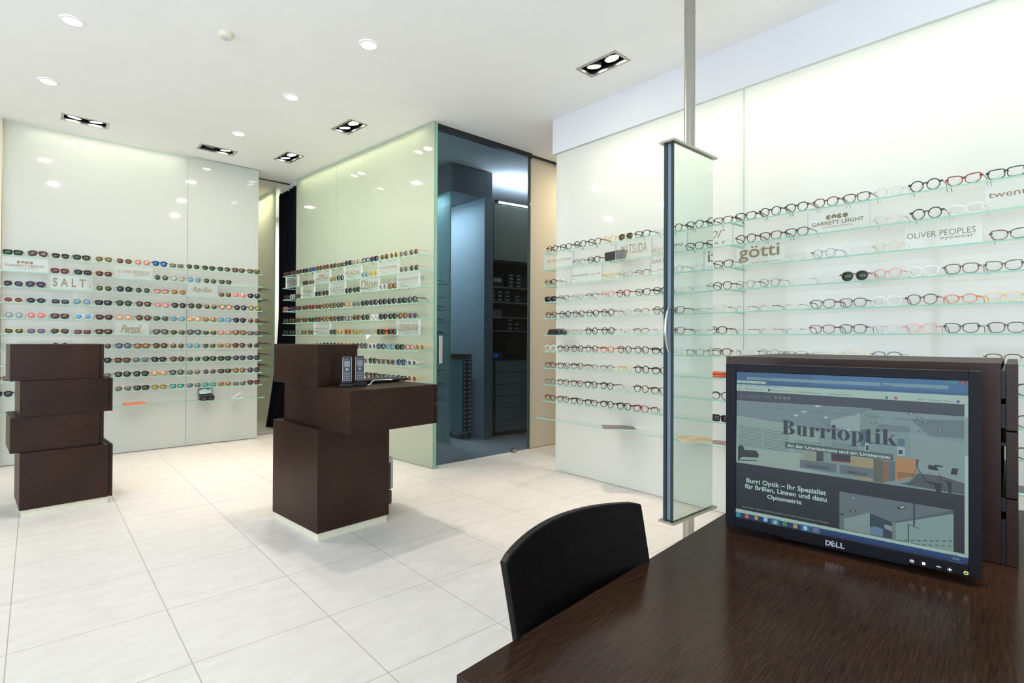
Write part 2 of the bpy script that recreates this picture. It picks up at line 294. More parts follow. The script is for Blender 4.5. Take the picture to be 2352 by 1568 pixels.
SPOLY=[
(51,0.0213,1.0898,0.4023,1.0898,0.4023,1.0603,0.0213,1.0603),
(57,0.1666,1.0878,0.4029,1.0899,0.4028,1.0680,0.1666,1.0684),
(1,0.0426,1.0788,0.2779,1.0796,0.2779,1.0729,0.0426,1.0733),
(1,0.2808,1.0798,0.3755,1.0798,0.3755,1.0735,0.2808,1.0735),
(23,0.0214,1.0625,0.4025,1.0639,0.4024,1.0487,0.0214,1.0485),
(30,0.0220,1.0706,0.0798,1.0706,0.0798,1.0655,0.0220,1.0655),
(59,0.0214,1.0482,0.3968,1.0482,0.3968,1.0289,0.0214,1.0289),
(2,0.0214,1.0280,0.3967,1.0280,0.3967,0.8923,0.0214,0.8923),
(11,0.0215,0.9949,0.1179,0.9871,0.1771,0.9754,0.1772,0.9338,0.1667,0.8906,0.0201,0.8934),
(18,0.0216,0.9251,0.1454,0.9294,0.1454,0.8992,0.2128,0.8952,0.0201,0.8934),
(93,0.0214,1.0274,0.2658,1.0305,0.1926,0.9772,0.1179,0.9871,0.0215,0.9949),
(91,0.1771,1.0021,0.3221,1.0028,0.3221,0.9920,0.1977,0.9821),
(17,0.1977,1.0012,0.2457,1.0203,0.2458,0.9832,0.1977,0.9895),
(0,0.2465,1.0132,0.2607,1.0244,0.2739,1.0172,0.2740,0.9865,0.2465,0.9833),
(6,0.3221,0.9920,0.3967,0.9799,0.3967,0.8974,0.3221,0.9323),
(86,0.3221,1.0164,0.3968,1.0212,0.3967,0.9902,0.3498,0.9885),
(28,0.1677,1.0269,0.1750,1.0296,0.1823,1.0278,0.1750,1.0251),
(28,0.1442,1.0137,0.1507,1.0164,0.1571,1.0146,0.1507,1.0119),
(28,0.1314,1.0052,0.1363,1.0078,0.1412,1.0059,0.1363,1.0033),
(28,0.1849,1.0061,0.1895,1.0086,0.1941,1.0067,0.1895,1.0042),
(55,0.3173,1.0257,0.3238,1.0282,0.3303,1.0266,0.3238,1.0241),
(35,0.3209,1.0260,0.3238,1.0274,0.3267,1.0263,0.3238,1.0252),
(55,0.3294,1.0187,0.3354,1.0212,0.3413,1.0196,0.3354,1.0172),
(35,0.3327,1.0190,0.3354,1.0204,0.3381,1.0193,0.3354,1.0182),
(55,0.3380,1.0128,0.3439,1.0153,0.3498,1.0138,0.3439,1.0113),
(35,0.3412,1.0132,0.3439,1.0145,0.3465,1.0135,0.3439,1.0124),
(55,0.2623,1.0037,0.2670,1.0062,0.2716,1.0044,0.2670,1.0020),
(35,0.2649,1.0040,0.2670,1.0053,0.2691,1.0041,0.2670,1.0031),
(55,0.3333,0.9957,0.3371,0.9980,0.3409,0.9963,0.3371,0.9940),
(35,0.3354,0.9959,0.3371,0.9972,0.3388,0.9960,0.3371,0.9950),
(55,0.3597,0.9995,0.3643,1.0018,0.3687,1.0002,0.3643,0.9979),
(35,0.3622,0.9997,0.3643,1.0010,0.3663,0.9999,0.3643,0.9989),
(28,0.2242,0.9863,0.2276,0.9886,0.2310,0.9867,0.2276,0.9843),
(72,0.0259,0.9720,0.0735,0.9708,0.0735,0.9698,0.0259,0.9710),
(72,0.0759,0.9704,0.1243,0.9684,0.1243,0.9675,0.0759,0.9695),
(72,0.0259,0.9671,0.0735,0.9660,0.0735,0.9651,0.0259,0.9662),
(72,0.0759,0.9657,0.1243,0.9638,0.1243,0.9629,0.0759,0.9647),
(72,0.0259,0.9623,0.0735,0.9613,0.0735,0.9604,0.0259,0.9613),
(72,0.0759,0.9610,0.1243,0.9592,0.1243,0.9583,0.0759,0.9600),
(72,0.0259,0.9574,0.0735,0.9566,0.0735,0.9556,0.0259,0.9565),
(72,0.0759,0.9562,0.1243,0.9546,0.1243,0.9537,0.0759,0.9553),
(78,0.1345,0.9553,0.1811,0.9539,0.1811,0.9530,0.1345,0.9544),
(78,0.1995,0.9580,0.2422,0.9566,0.2422,0.9557,0.1995,0.9571),
(72,0.0259,0.9526,0.0735,0.9519,0.0735,0.9509,0.0259,0.9516),
(72,0.0759,0.9515,0.1243,0.9500,0.1243,0.9491,0.0759,0.9506),
(78,0.1345,0.9507,0.1811,0.9495,0.1811,0.9486,0.1345,0.9498),
(78,0.1995,0.9536,0.2422,0.9523,0.2422,0.9514,0.1995,0.9528),
(72,0.0259,0.9477,0.0735,0.9471,0.0736,0.9462,0.0259,0.9467),
(72,0.0759,0.9468,0.1243,0.9454,0.1243,0.9445,0.0759,0.9458),
(78,0.1345,0.9461,0.1811,0.9450,0.1811,0.9441,0.1345,0.9452),
(78,0.1995,0.9492,0.2422,0.9480,0.2422,0.9472,0.1995,0.9484),
(72,0.0259,0.9429,0.0736,0.9424,0.0736,0.9415,0.0259,0.9419),
(72,0.0759,0.9421,0.1243,0.9409,0.1243,0.9399,0.0759,0.9411),
(78,0.1345,0.9416,0.1811,0.9406,0.1811,0.9397,0.1345,0.9407),
(78,0.1995,0.9448,0.2422,0.9437,0.2422,0.9429,0.1995,0.9440),
(72,0.0259,0.9380,0.0736,0.9377,0.0736,0.9367,0.0259,0.9370),
(72,0.0759,0.9373,0.1243,0.9363,0.1243,0.9353,0.0759,0.9364),
(78,0.1345,0.9370,0.1811,0.9361,0.1811,0.9353,0.1345,0.9361),
(78,0.1995,0.9405,0.2422,0.9395,0.2422,0.9386,0.1995,0.9396),
(72,0.0260,0.9331,0.0736,0.9329,0.0736,0.9320,0.0260,0.9322),
(72,0.0759,0.9326,0.1243,0.9317,0.1243,0.9307,0.0759,0.9317),
(78,0.1345,0.9324,0.1811,0.9317,0.1811,0.9308,0.1345,0.9315),
(78,0.1995,0.9361,0.2422,0.9352,0.2422,0.9343,0.1995,0.9352),
(50,0.0250,0.9288,0.0306,0.9321,0.0361,0.9287,0.0380,0.9225,0.0609,0.9240,0.0668,0.9169,0.0656,0.9097,0.0331,0.9067,0.0245,0.8980),
(50,0.0238,0.8995,0.0627,0.9036,0.0627,0.9023,0.0238,0.8976),
(66,0.2469,0.9891,0.2565,0.9891,0.2565,0.9576,0.2469,0.9576),
(19,0.2536,0.9643,0.2600,0.9643,0.2600,0.9454,0.2536,0.9454),
(58,0.2553,0.9603,0.2593,0.9603,0.2593,0.9509,0.2553,0.9509),
(19,0.3034,0.9638,0.3144,0.9638,0.3144,0.9475,0.3034,0.9475),
(58,0.3050,0.9585,0.3111,0.9585,0.3111,0.9511,0.3050,0.9511),
(75,0.3034,0.9789,0.3144,0.9789,0.3144,0.9666,0.3034,0.9666),
(12,0.1507,0.9407,0.1733,0.9392,0.1733,0.9184,0.1508,0.9187),
(64,0.1733,0.9392,0.1855,0.9391,0.1855,0.9196,0.1733,0.9184),
(54,0.1990,0.9398,0.2306,0.9384,0.2306,0.9240,0.1990,0.9228),
(20,0.1990,0.9237,0.2306,0.9249,0.2306,0.9229,0.1990,0.9216),
(21,0.2313,0.9371,0.2670,0.9365,0.2670,0.8944,0.2517,0.8960,0.2313,0.8983),
(83,0.2670,0.9365,0.2825,0.9360,0.2825,0.8943,0.2670,0.8944),
(9,0.2831,0.9361,0.2911,0.9353,0.2911,0.8999,0.2825,0.8943),
(82,0.2915,0.9359,0.3001,0.9358,0.3001,0.9015,0.2915,0.8986),
(24,0.3001,0.9449,0.3307,0.9450,0.3307,0.9283,0.3296,0.9146,0.3034,0.9007,0.3001,0.9015),
(16,0.3034,0.9185,0.3296,0.9187,0.3296,0.9146,0.3034,0.9053),
(67,0.3307,0.9450,0.3343,0.9450,0.3328,0.9286,0.3307,0.9283),
(76,0.3220,0.9025,0.3328,0.9205,0.3663,0.9207,0.3967,0.9129,0.3967,0.8936,0.3067,0.8972),
(13,0.3247,0.9281,0.3539,0.9319,0.3804,0.9252,0.3703,0.9214),
(43,0.3476,0.9376,0.3591,0.9367,0.3622,0.9293,0.3481,0.9297),
(43,0.3560,0.9394,0.3679,0.9386,0.3673,0.9359,0.3560,0.9368),
(43,0.3804,0.9369,0.3888,0.9374,0.3864,0.9254,0.3784,0.9267),
(43,0.3413,0.9086,0.3663,0.9076,0.3652,0.8916,0.3591,0.8918,0.3549,0.9043,0.3424,0.9061),
(43,0.3683,0.9145,0.3800,0.9126,0.3794,0.8929,0.3754,0.8930,0.3734,0.9101),
(50,0.3307,0.9283,0.3315,0.9284,0.3207,0.8969,0.3199,0.8967),
(50,0.3328,0.9286,0.3337,0.9288,0.3464,0.9068,0.3455,0.9066),
(50,0.3622,0.9253,0.3630,0.9255,0.3711,0.8940,0.3703,0.8939),
(50,0.3328,0.9273,0.3337,0.9274,0.3547,0.8976,0.3539,0.8975),
(50,0.3539,0.9266,0.3547,0.9268,0.3229,0.8986,0.3220,0.8985),
(84,0.1440,0.9177,0.2071,0.9176,0.2071,0.9007,0.1441,0.9011),
(84,0.2128,0.9176,0.2682,0.9176,0.2682,0.9002,0.2128,0.9002),
(77,0.1165,0.9494,0.2971,0.9489,0.2971,0.9373,0.1165,0.9377),
(46,0.0201,0.8934,0.3967,0.8923,0.3966,0.7922,0.0184,0.7938),
(23,0.0184,0.7938,0.3966,0.7922,0.4023,0.7929,0.4023,0.7865,0.0178,0.7865),
(23,0.3968,1.0485,0.4023,1.0485,0.4023,0.7929,0.3968,0.7929),
(8,0.3972,1.0271,0.4024,1.0271,0.4024,0.9609,0.3972,0.9609),
(39,0.0178,0.7865,0.4023,0.7865,0.4023,0.7724,0.0178,0.7755),
(44,0.1773,0.7871,0.4023,0.7865,0.4023,0.7806,0.1773,0.7820),
(88,0.2125,0.8657,0.3822,0.8644,0.3822,0.7923,0.2125,0.7942),
(5,0.2203,0.8148,0.2614,0.8349,0.2614,0.7938,0.2203,0.7939),
(56,0.2617,0.8339,0.2956,0.8244,0.2956,0.7939,0.2617,0.7939),
(87,0.2617,0.8081,0.2703,0.8114,0.2820,0.8087,0.2820,0.7947,0.2617,0.7939),
(10,0.2842,0.8186,0.2956,0.8165,0.2956,0.8072,0.2842,0.8106),
(92,0.2956,0.8244,0.3010,0.8243,0.3010,0.7939,0.2956,0.7939),
(7,0.3010,0.8243,0.3822,0.8582,0.3822,0.7923,0.3010,0.7939),
(79,0.3010,0.8276,0.3822,0.8644,0.3822,0.8582,0.3010,0.8243),
(65,0.3263,0.8650,0.3296,0.8647,0.3289,0.8246,0.3263,0.8247),
(22,0.3185,0.8259,0.3200,0.8259,0.3200,0.7933,0.3187,0.7932),
(22,0.3200,0.8263,0.3364,0.8218,0.3362,0.8209,0.3200,0.8252),
(45,0.3015,0.8521,0.3106,0.8582,0.3169,0.8557,0.3084,0.8500),
(45,0.2289,0.8314,0.2344,0.8354,0.2400,0.8332,0.2344,0.8298),
(45,0.2131,0.8219,0.2167,0.8244,0.2209,0.8228,0.2167,0.8202),
(26,0.3063,0.8535,0.3111,0.8574,0.3143,0.8560,0.3095,0.8524),
(26,0.2321,0.8323,0.2350,0.8345,0.2371,0.8328,0.2338,0.8311),
(27,0.2332,0.8569,0.2356,0.8581,0.2379,0.8569,0.2356,0.8554),
(71,0.3031,0.7940,0.3095,0.7956,0.3084,0.7931,0.3047,0.7926),
(71,0.3125,0.7962,0.3188,0.7977,0.3177,0.7952,0.3140,0.7947),
(71,0.3217,0.7983,0.3279,0.7998,0.3269,0.7973,0.3233,0.7968),
(71,0.3308,0.8003,0.3370,0.8018,0.3360,0.7994,0.3324,0.7989),
(71,0.3398,0.8024,0.3459,0.8039,0.3449,0.8014,0.3414,0.8010),
(71,0.3488,0.8044,0.3548,0.8059,0.3538,0.8035,0.3503,0.8030),
(71,0.3576,0.8064,0.3635,0.8079,0.3625,0.8055,0.3591,0.8050),
(71,0.3663,0.8084,0.3721,0.8098,0.3712,0.8074,0.3677,0.8070),
(71,0.3749,0.8104,0.3807,0.8118,0.3797,0.8094,0.3763,0.8089),
(81,0.3304,0.7932,0.3361,0.7943,0.3350,0.7925,0.3314,0.7918),
(81,0.3394,0.7950,0.3450,0.7959,0.3440,0.7942,0.3404,0.7935),
(81,0.3483,0.7966,0.3539,0.7976,0.3529,0.7958,0.3494,0.7952),
(81,0.3572,0.7983,0.3626,0.7993,0.3616,0.7975,0.3582,0.7969),
(81,0.3659,0.8000,0.3713,0.8009,0.3703,0.7992,0.3669,0.7986),
(81,0.3745,0.8016,0.3798,0.8025,0.3788,0.8008,0.3754,0.8002),
(61,0.0209,0.7856,0.0302,0.7865,0.0302,0.7769,0.0210,0.7758),
(37,0.0397,0.7847,0.0470,0.7853,0.0470,0.7776,0.0397,0.7770),
(33,0.0587,0.7849,0.0652,0.7853,0.0653,0.7784,0.0587,0.7779),
(3,0.0761,0.7864,0.0843,0.7872,0.0843,0.7785,0.0761,0.7776),
(74,0.0903,0.7879,0.1074,0.7879,0.1075,0.7737,0.0904,0.7729),
(70,0.0949,0.7851,0.1029,0.7860,0.1029,0.7773,0.0949,0.7764),
(69,0.1128,0.7853,0.1206,0.7861,0.1206,0.7776,0.1128,0.7767),
(25,0.1325,0.7848,0.1396,0.7855,0.1396,0.7776,0.1325,0.7769),
(74,0.1461,0.7878,0.1621,0.7878,0.1621,0.7741,0.1461,0.7733),
(53,0.1501,0.7854,0.1581,0.7863,0.1581,0.7773,0.1501,0.7764),
(74,0.1647,0.7881,0.1804,0.7881,0.1804,0.7745,0.1647,0.7738),
(90,0.1687,0.7857,0.1765,0.7866,0.1765,0.7777,0.1687,0.7768),
(15,0.3891,1.0878,0.4017,1.0880,0.4017,1.0829,0.3891,1.0832),
(52,0.3781,1.0880,0.3885,1.0881,0.3885,1.0826,0.3781,1.0831),
(80,0.3700,1.0879,0.3775,1.0880,0.3775,1.0830,0.3700,1.0834),
(31,0.2985,1.0554,0.3032,1.0552,0.3032,1.0502,0.2985,1.0504),
(73,0.2854,1.0550,0.2893,1.0547,0.2893,1.0500,0.2854,1.0503),
(63,0.3865,1.0552,0.3905,1.0552,0.3905,1.0508,0.3865,1.0508),
(34,0.1363,1.0559,0.1398,1.0559,0.1398,1.0519,0.1363,1.0520),
(62,0.0845,1.0563,0.0888,1.0563,0.0888,1.0513,0.0845,1.0513),
(4,0.0260,1.0553,0.0298,1.0552,0.0298,1.0516,0.0261,1.0517),
(89,0.1034,1.0395,0.1030,1.0376,0.1017,1.0362,0.1000,1.0356,0.0983,1.0359,0.0971,1.0372,0.0966,1.0390,0.0971,1.0409,0.0983,1.0424,0.1000,1.0430,0.1017,1.0426,0.1030,1.0414),
(89,0.1113,1.0395,0.1109,1.0376,0.1097,1.0362,0.1080,1.0355,0.1063,1.0359,0.1050,1.0372,0.1046,1.0390,0.1050,1.0409,0.1063,1.0423,0.1080,1.0430,0.1097,1.0426,0.1109,1.0413),
(89,0.1195,1.0395,0.1190,1.0376,0.1178,1.0361,0.1161,1.0355,0.1144,1.0359,0.1132,1.0372,0.1128,1.0390,0.1132,1.0409,0.1144,1.0423,0.1161,1.0429,0.1178,1.0425,0.1190,1.0413),
(89,0.1275,1.0394,0.1271,1.0376,0.1259,1.0361,0.1242,1.0355,0.1225,1.0359,0.1213,1.0371,0.1209,1.0390,0.1213,1.0408,0.1225,1.0423,0.1242,1.0429,0.1258,1.0425,0.1271,1.0413),
(89,0.1161,1.0411,0.1242,1.0410,0.1242,1.0377,0.1161,1.0374),
(49,0.1071,0.8153,0.1097,0.8186,0.1097,0.8182,0.1075,0.8154),
(49,0.1097,0.8186,0.1122,0.8163,0.1118,0.8162,0.1097,0.8182),
(49,0.1122,0.8163,0.1097,0.8130,0.1097,0.8134,0.1118,0.8162),
(49,0.1097,0.8130,0.1071,0.8153,0.1075,0.8154,0.1097,0.8134),
(49,0.1099,0.8143,0.1147,0.8205,0.1147,0.8198,0.1106,0.8144),
(49,0.1147,0.8205,0.1194,0.8162,0.1188,0.8161,0.1147,0.8198),
(49,0.1194,0.8162,0.1147,0.8101,0.1147,0.8108,0.1188,0.8161),
(49,0.1147,0.8101,0.1099,0.8143,0.1106,0.8144,0.1147,0.8108),
(49,0.1175,0.8149,0.1200,0.8182,0.1200,0.8178,0.1179,0.8150),
(49,0.1200,0.8182,0.1225,0.8159,0.1222,0.8159,0.1200,0.8178),
(49,0.1225,0.8159,0.1200,0.8127,0.1200,0.8131,0.1222,0.8159),
(49,0.1200,0.8127,0.1175,0.8149,0.1179,0.8150,0.1200,0.8131)]
STEXT=[
(38,'W',0.0782,0.7799,0.0044,0.0056,1),
(41,'e',0.0961,0.7786,0.0057,0.0056,1),
(48,'X',0.1145,0.7789,0.0047,0.0049,1),
(42,'S',0.1517,0.7789,0.0048,0.0060,1),
(40,'x',0.3931,1.0839,0.0022,0.0026,0),
(68,'Burri Optik Zürich – Kontak...',0.0291,1.0658,0.0457,0.0032,0),
(68,'http://www.burrioptik.ch/',0.0495,1.0750,0.0404,0.0029,0),
(68,'Suchen...',0.2827,1.0740,0.0140,0.0033,0),
(68,'Datei',0.0267,1.0595,0.0083,0.0029,0),
(68,'Bearbeiten',0.0396,1.0593,0.0163,0.0029,0),
(68,'Ansicht',0.0607,1.0596,0.0118,0.0029,0),
(68,'Favoriten',0.0772,1.0597,0.0145,0.0028,0),
(68,'Extras',0.0960,1.0596,0.0094,0.0028,0),
(68,'?',0.1096,1.0598,0.0020,0.0028,0),
(68,'Währungsrechner.com - ...',0.0390,1.0522,0.0412,0.0032,0),
(68,'Willkommen in unserem ...',0.0900,1.0520,0.0416,0.0031,0),
(68,'DYNA-SHOP by Dynoptic ...',0.1420,1.0517,0.0434,0.0030,0),
(68,'Braun Classics Eyewear',0.1933,1.0520,0.0360,0.0029,0),
(68,'Seite',0.3328,1.0519,0.0106,0.0027,0),
(68,'Sicherheit',0.3477,1.0517,0.0186,0.0027,0),
(68,'Extras',0.3704,1.0519,0.0121,0.0026,0),
(89,'BURRIOPTIK',0.0298,1.0348,0.0640,0.0065,1),
(85,'Stores',0.0755,1.0148,0.0128,0.0041,0),
(85,'Brands',0.1015,1.0149,0.0138,0.0040,0),
(85,'twenty two',0.1284,1.0147,0.0215,0.0040,0),
(85,'Varilux Center',0.1635,1.0142,0.0276,0.0039,0),
(85,'Optometrie Center',0.2043,1.0141,0.0367,0.0038,0),
(85,'Kontaktlinsen',0.2541,1.0145,0.0275,0.0037,0),
(85,'Linsenbestellung',0.2949,1.0140,0.0336,0.0036,0),
(85,'Unternehmen',0.3424,1.0144,0.0274,0.0035,0),
(47,'Burrioptik',0.1117,0.9654,0.1915,0.0284,9),
(36,'An der Uraniastrasse und am Limmatquai',0.1213,0.9405,0.1714,0.0061,2),
(60,'URANIASTRASSE',0.1561,0.9048,0.0388,0.0054,1),
(60,'LIMMATQUAI',0.2254,0.9037,0.0310,0.0052,1),
(32,'Burri Optik – Ihr Spezialist',0.0423,0.8541,0.1478,0.0096,2),
(32,'für Brillen, Linsen und dazu',0.0393,0.8414,0.1521,0.0096,2),
(32,'Optometrie',0.0834,0.8274,0.0640,0.0088,2),
(14,'Burri Optik steht für höchste Qualität und zudem Fachkompetenz im Bereich',0.0354,0.7995,0.1593,0.0035,0),
(68,'100%',0.3784,0.7862,0.0092,0.0031,0),
(29,'15:25',0.3812,0.7796,0.0084,0.0034,0),
(29,'20.03.2018',0.3769,0.7728,0.0165,0.0034,0)]
# power buttons and logo
BTN=[(0.3248,0.7626),(0.3415,0.7627),(0.3623,0.7628),(0.3771,0.7619),(0.3985,0.7621)]
LOGO=(0.1897,0.7573,0.0319,0.0106)
# ================================================================ ROOM
def plane_poly(outer,holes,z,down=True):
    loops=[[Vector((x,y,0)) for x,y in outer]]+[[Vector((x,y,0)) for x,y in h] for h in holes]
    tris=tessellate_polygon(loops); pts=[p for l in loops for p in l]
    fs=[]
    for t in tris:
        a,b,c=[pts[i] for i in t]; n=(b-a).cross(c-a).z
        if abs(n)<1e-9: continue
        fs.append(tuple(t) if (n<0)==down else tuple(reversed(t)))
    return [(p.x,p.y,z) for p in pts],fs
# floor with tile joints
def floor_mat():
    m=bpy.data.materials.new('pale_stone_tiles'); m.use_nodes=True; nt=m.node_tree; p=nt.nodes['Principled BSDF']; N=nt.nodes.new; K=nt.links.new
    tc=N('ShaderNodeTexCoord'); sp=N('ShaderNodeSeparateXYZ'); K(tc.outputs['Object'],sp.inputs[0])
    ds=[]
    for ax,off in ((0,-.0713),(1,2.1679)):
        a=N('ShaderNodeMath');a.operation='SUBTRACT';a.inputs[1].default_value=off;K(sp.outputs[ax],a.inputs[0])
        d=N('ShaderNodeMath');d.operation='DIVIDE';d.inputs[1].default_value=.5;K(a.outputs[0],d.inputs[0])
        f=N('ShaderNodeMath');f.operation='FRACT';K(d.outputs[0],f.inputs[0])
        s=N('ShaderNodeMath');s.operation='SUBTRACT';s.inputs[1].default_value=.5;K(f.outputs[0],s.inputs[0])
        b=N('ShaderNodeMath');b.operation='ABSOLUTE';K(s.outputs[0],b.inputs[0]);ds.append(b)
    mx=N('ShaderNodeMath');mx.operation='MAXIMUM';K(ds[0].outputs[0],mx.inputs[0]);K(ds[1].outputs[0],mx.inputs[1])
    gt=N('ShaderNodeMath');gt.operation='GREATER_THAN';gt.inputs[1].default_value=.4964;K(mx.outputs[0],gt.inputs[0])
    mp=N('ShaderNodeMapping');mp.inputs['Scale'].default_value=(1,2.2,1);K(tc.outputs['Object'],mp.inputs[0])
    n=N('ShaderNodeTexNoise');n.inputs['Scale'].default_value=7;n.inputs['Detail'].default_value=8;n.inputs['Roughness'].default_value=.65;K(mp.outputs[0],n.inputs['Vector'])
    r=N('ShaderNodeValToRGB');r.color_ramp.elements[0].position=.3;r.color_ramp.elements[1].position=.72
    r.color_ramp.elements[0].color=(*lin((212,207,200)),1);r.color_ramp.elements[1].color=(*lin((224,221,215)),1);K(n.outputs['Fac'],r.inputs[0])
    c=N('ShaderNodeMix');c.data_type='RGBA';c.inputs[7].default_value=(*lin((168,161,153)),1);K(gt.outputs[0],c.inputs[0]);K(r.outputs[0],c.inputs[6])
    K(c.outputs[2],p.inputs['Base Color']);p.inputs['Roughness'].default_value=.42
    return m
struct('floor',MB().box((-4.2,-3.2,-.1),(6.6,9.6,0)),floor_mat())
# ceiling fixtures: double spotlights (centre, rotation, lamp offsets), cut into the ceiling
TH=math.radians(5.5)
DBL=[('A',(3.006,2.399),-PI/2+.03),('F',(3.0,.45),-PI/2),('G',(2.95,-1.5),-PI/2),('H',(1.1,.1),-PI/2),('B',(2.159,4.664),-PI/2+TH),('C',(2.038,5.891),-PI/2+TH),('D',(1.402,6.150),0.02),('E',(.323,6.14),0.01)]  # F, G and H are unseen spotlights added to brighten the near side
def rect(c,rot,w,h):
    return [(c[0]+x*math.cos(rot)-y*math.sin(rot),c[1]+x*math.sin(rot)+y*math.cos(rot)) for x,y in ((-w/2,-h/2),(w/2,-h/2),(w/2,h/2),(-w/2,h/2))]
v,f=plane_poly([(-4.2,-3.2),(6.6,-3.2),(6.6,9.6),(-4.2,9.6)],[rect(c,r,.322,.163) for _,c,r in DBL],CEIL)
mb=MB().add(v,f); mb.box((-4.2,-3.2,CEIL+.22),(6.6,9.6,CEIL+.3)); struct('ceiling',mb,WHITE)
WARM=(1,.77,.60); COOL=(1,.95,.88)
def lampface(name,strength,c=(255,246,230)): return mat(name,c,.4,emit=strength)
LAMP=lampface('lamp_glow',9); LAMPC=lampface('cool_lamp_glow',7,(240,248,255)); OFFL=mat('unlit_lamp_glass',(120,130,135),.1)
DIFF=mat('downlight_diffuser_glow',(255,253,248),.4,emit=2.2)
DBLLAB={'F':'added twin recessed spotlight above the desk and monitor, outside the view','G':'added twin recessed spotlight nearest the back right corner, behind the camera','H':'added unseen twin recessed spotlight directly above the camera side of the desk','A':'twin recessed spotlight in dark frame nearest the steel mirror pole','B':'twin recessed spotlight in dark frame above the near end of the glass partition','C':'twin recessed spotlight in dark frame above the far end of the glass partition','D':'twin recessed spotlight with one lamp off, by right end of left wall','E':'twin recessed spotlight with both lamps lit above the middle of the left wall'}
for k,c,r in DBL:
    t=thing('twin_spotlight',DBLLAB[k],'ceiling light',(c[0],c[1],CEIL),r,'twin recessed spotlights')
    fr=MB(); w,h,b=.342,.185,.019
    for a_,b_ in (((-w/2,-h/2),(w/2,-h/2+b)),((-w/2,h/2-b),(w/2,h/2)),((-w/2,-h/2+b),(-w/2+b,h/2-b)),((w/2-b,-h/2+b),(w/2,h/2-b))):
        fr.box((*a_,-.004),(*b_,.012))
    fr.obj('frame',STEEL,t)
    hs=MB(); hs.box((-.161,-.0815,.10),(.161,.0815,.104))
    hs.box((-.163,-.0835,.0),(.163,-.0815,.104));hs.box((-.163,.0815,0),(.163,.0835,.104));hs.box((-.163,-.0815,0),(-.161,.0815,.104));hs.box((.161,-.0815,0),(.163,.0815,.104))
    hs.obj('housing',BLACK,t)
    MB().box((-.012,-.0805,.02),(.012,-.079,.05)).obj('type_plate',mat('grey_label',(150,148,140),.6),t)
    for sx in (-1,1):
        off=(k=='D' and sx<0)
        # tilted lamp cylinder
        rg=MB().lathe([(.052,.0),(.056,.004),(.06,.03),(.056,.055),(.02,.085)],n=28,m=0)
        o=rg.obj('lamp_ring',BLACK,t,smooth=True); o.location=(sx*.078,0,.012); o.rotation_euler=(math.radians(10),math.radians(-6*sx),0)
        d=MB().lathe([(.047,-.002),(.0475,.004)],n=28).obj('lamp_glass',OFFL if off else (LAMP if sx>0 or k in 'AE' else LAMPC),o)
        if not off: spot(t,(sx*.078,0,-.012),(math.radians({'D':-14,'E':-14,'B':-10,'C':-10,'A':-4}.get(k,-4)),0,0),SPOTP*(.35 if k in 'DE' else 1.1),WARM if k!='E' else (1,.9,.78),50,1.0)
for i,(c,lab) in enumerate((((.156,4.235),'round white downlight at top left, nearest the smoke detector'),((1.645,3.267),'round white downlight above the centre counter, largest on the right'),((.058,5.361),'round white downlight left of the twin spotlights over the left wall'),((1.539,4.39),'round white downlight in the middle between the other two right ones'),((1.439,5.514),'smallest round white downlight, farthest back near the single-lit spotlight'))):
    t=thing('downlight',lab,'ceiling light',(c[0],c[1],CEIL),0,'round ceiling downlights')
    MB().lathe([(.066,0),(.064,-.006),(.05,-.009),(.047,-.002),(.047,0)],n=36).obj('trim_ring',WHITE,t,smooth=True)
    MB().lathe([(.047,-.0035),(.047,-.0005)],n=36).obj('diffuser',DIFF,t)
    area(t,(0,0,-.014),(0,0,0),.09,.09,DOWNP*(1,1.3,.6,.9,.6)[i],(1,.93,.86))
t=thing('downlight','added unseen downlight on ceiling of the passage behind the right wall','ceiling light',(4.75,3.55,CEIL))  # unseen lamp added to brighten the beige wall
MB().lathe([(.066,0),(.064,-.006),(.05,-.009),(.047,-.002),(.047,0)],n=36).obj('trim_ring',WHITE,t,smooth=True)
MB().lathe([(.047,-.0035),(.047,-.0005)],n=36).obj('diffuser',DIFF,t)
area(t,(0,0,-.014),(0,0,0),.1,.1,PASSP,(1,.88,.70))
t=thing('downlight','added unseen downlight on ceiling of the alcove behind the left wall','ceiling light',(1.5,7.7,CEIL))  # hidden lamp added to lift the dark alcove
MB().lathe([(.066,0),(.064,-.006),(.05,-.009),(.047,-.002),(.047,0)],n=36).obj('trim_ring',WHITE,t,smooth=True)
MB().lathe([(.047,-.0035),(.047,-.0005)],n=36).obj('diffuser',DIFF,t)
area(t,(0,0,-.014),(0,0,0),.1,.1,ALCP,(1,.9,.78))
t=thing('smoke_detector','small round white smoke detector on ceiling between two downlights','smoke detector',(.901,3.76,CEIL))
MB().lathe([(.045,0),(.046,-.012),(.036,-.03),(.018,-.034)],n=32).obj('body',mat('off_white_plastic',(226,224,204),.5),t,smooth=True)
MB().lathe([(.017,-.033),(.012,-.04)],n=24).obj('sensor',mat('pale_grey_plastic',(190,194,198),.5),t,smooth=True)
# daylight side: shopfront openings with posts
mb=MB()
for y in (-3.1,-.6,1.9,4.4): mb.box((-4.15,y,0),(-4.05,y+.1,CEIL))
mb.box((-4.15,-3.1,0),(-4.05,4.5,.12)); mb.box((-4.15,-3.1,2.95),(-4.05,4.5,CEIL))
struct('window_1',mb,mat('window_frame_grey',(110,114,116),.5),'metal shopfront window frame')
mb=MB()
for x in (-4.1,-1.6,.9): mb.box((x,-3.15,0),(x+.1,-3.05,CEIL))
mb.box((-4.1,-3.15,0),(1.0,-3.05,.12)); mb.box((-4.1,-3.15,2.95),(1.0,-3.05,CEIL))
struct('window_2',mb,mat('window_frame_grey',(110,114,116),.5),'metal shopfront window frame')
struct('wall_back_left',MB().box((-4.2,4.5,0),(-4.05,9.6,CEIL)),WALLW)
struct('wall_back_right',MB().box((1.0,-3.2,0),(6.6,-3.05,CEIL)),WALLW)
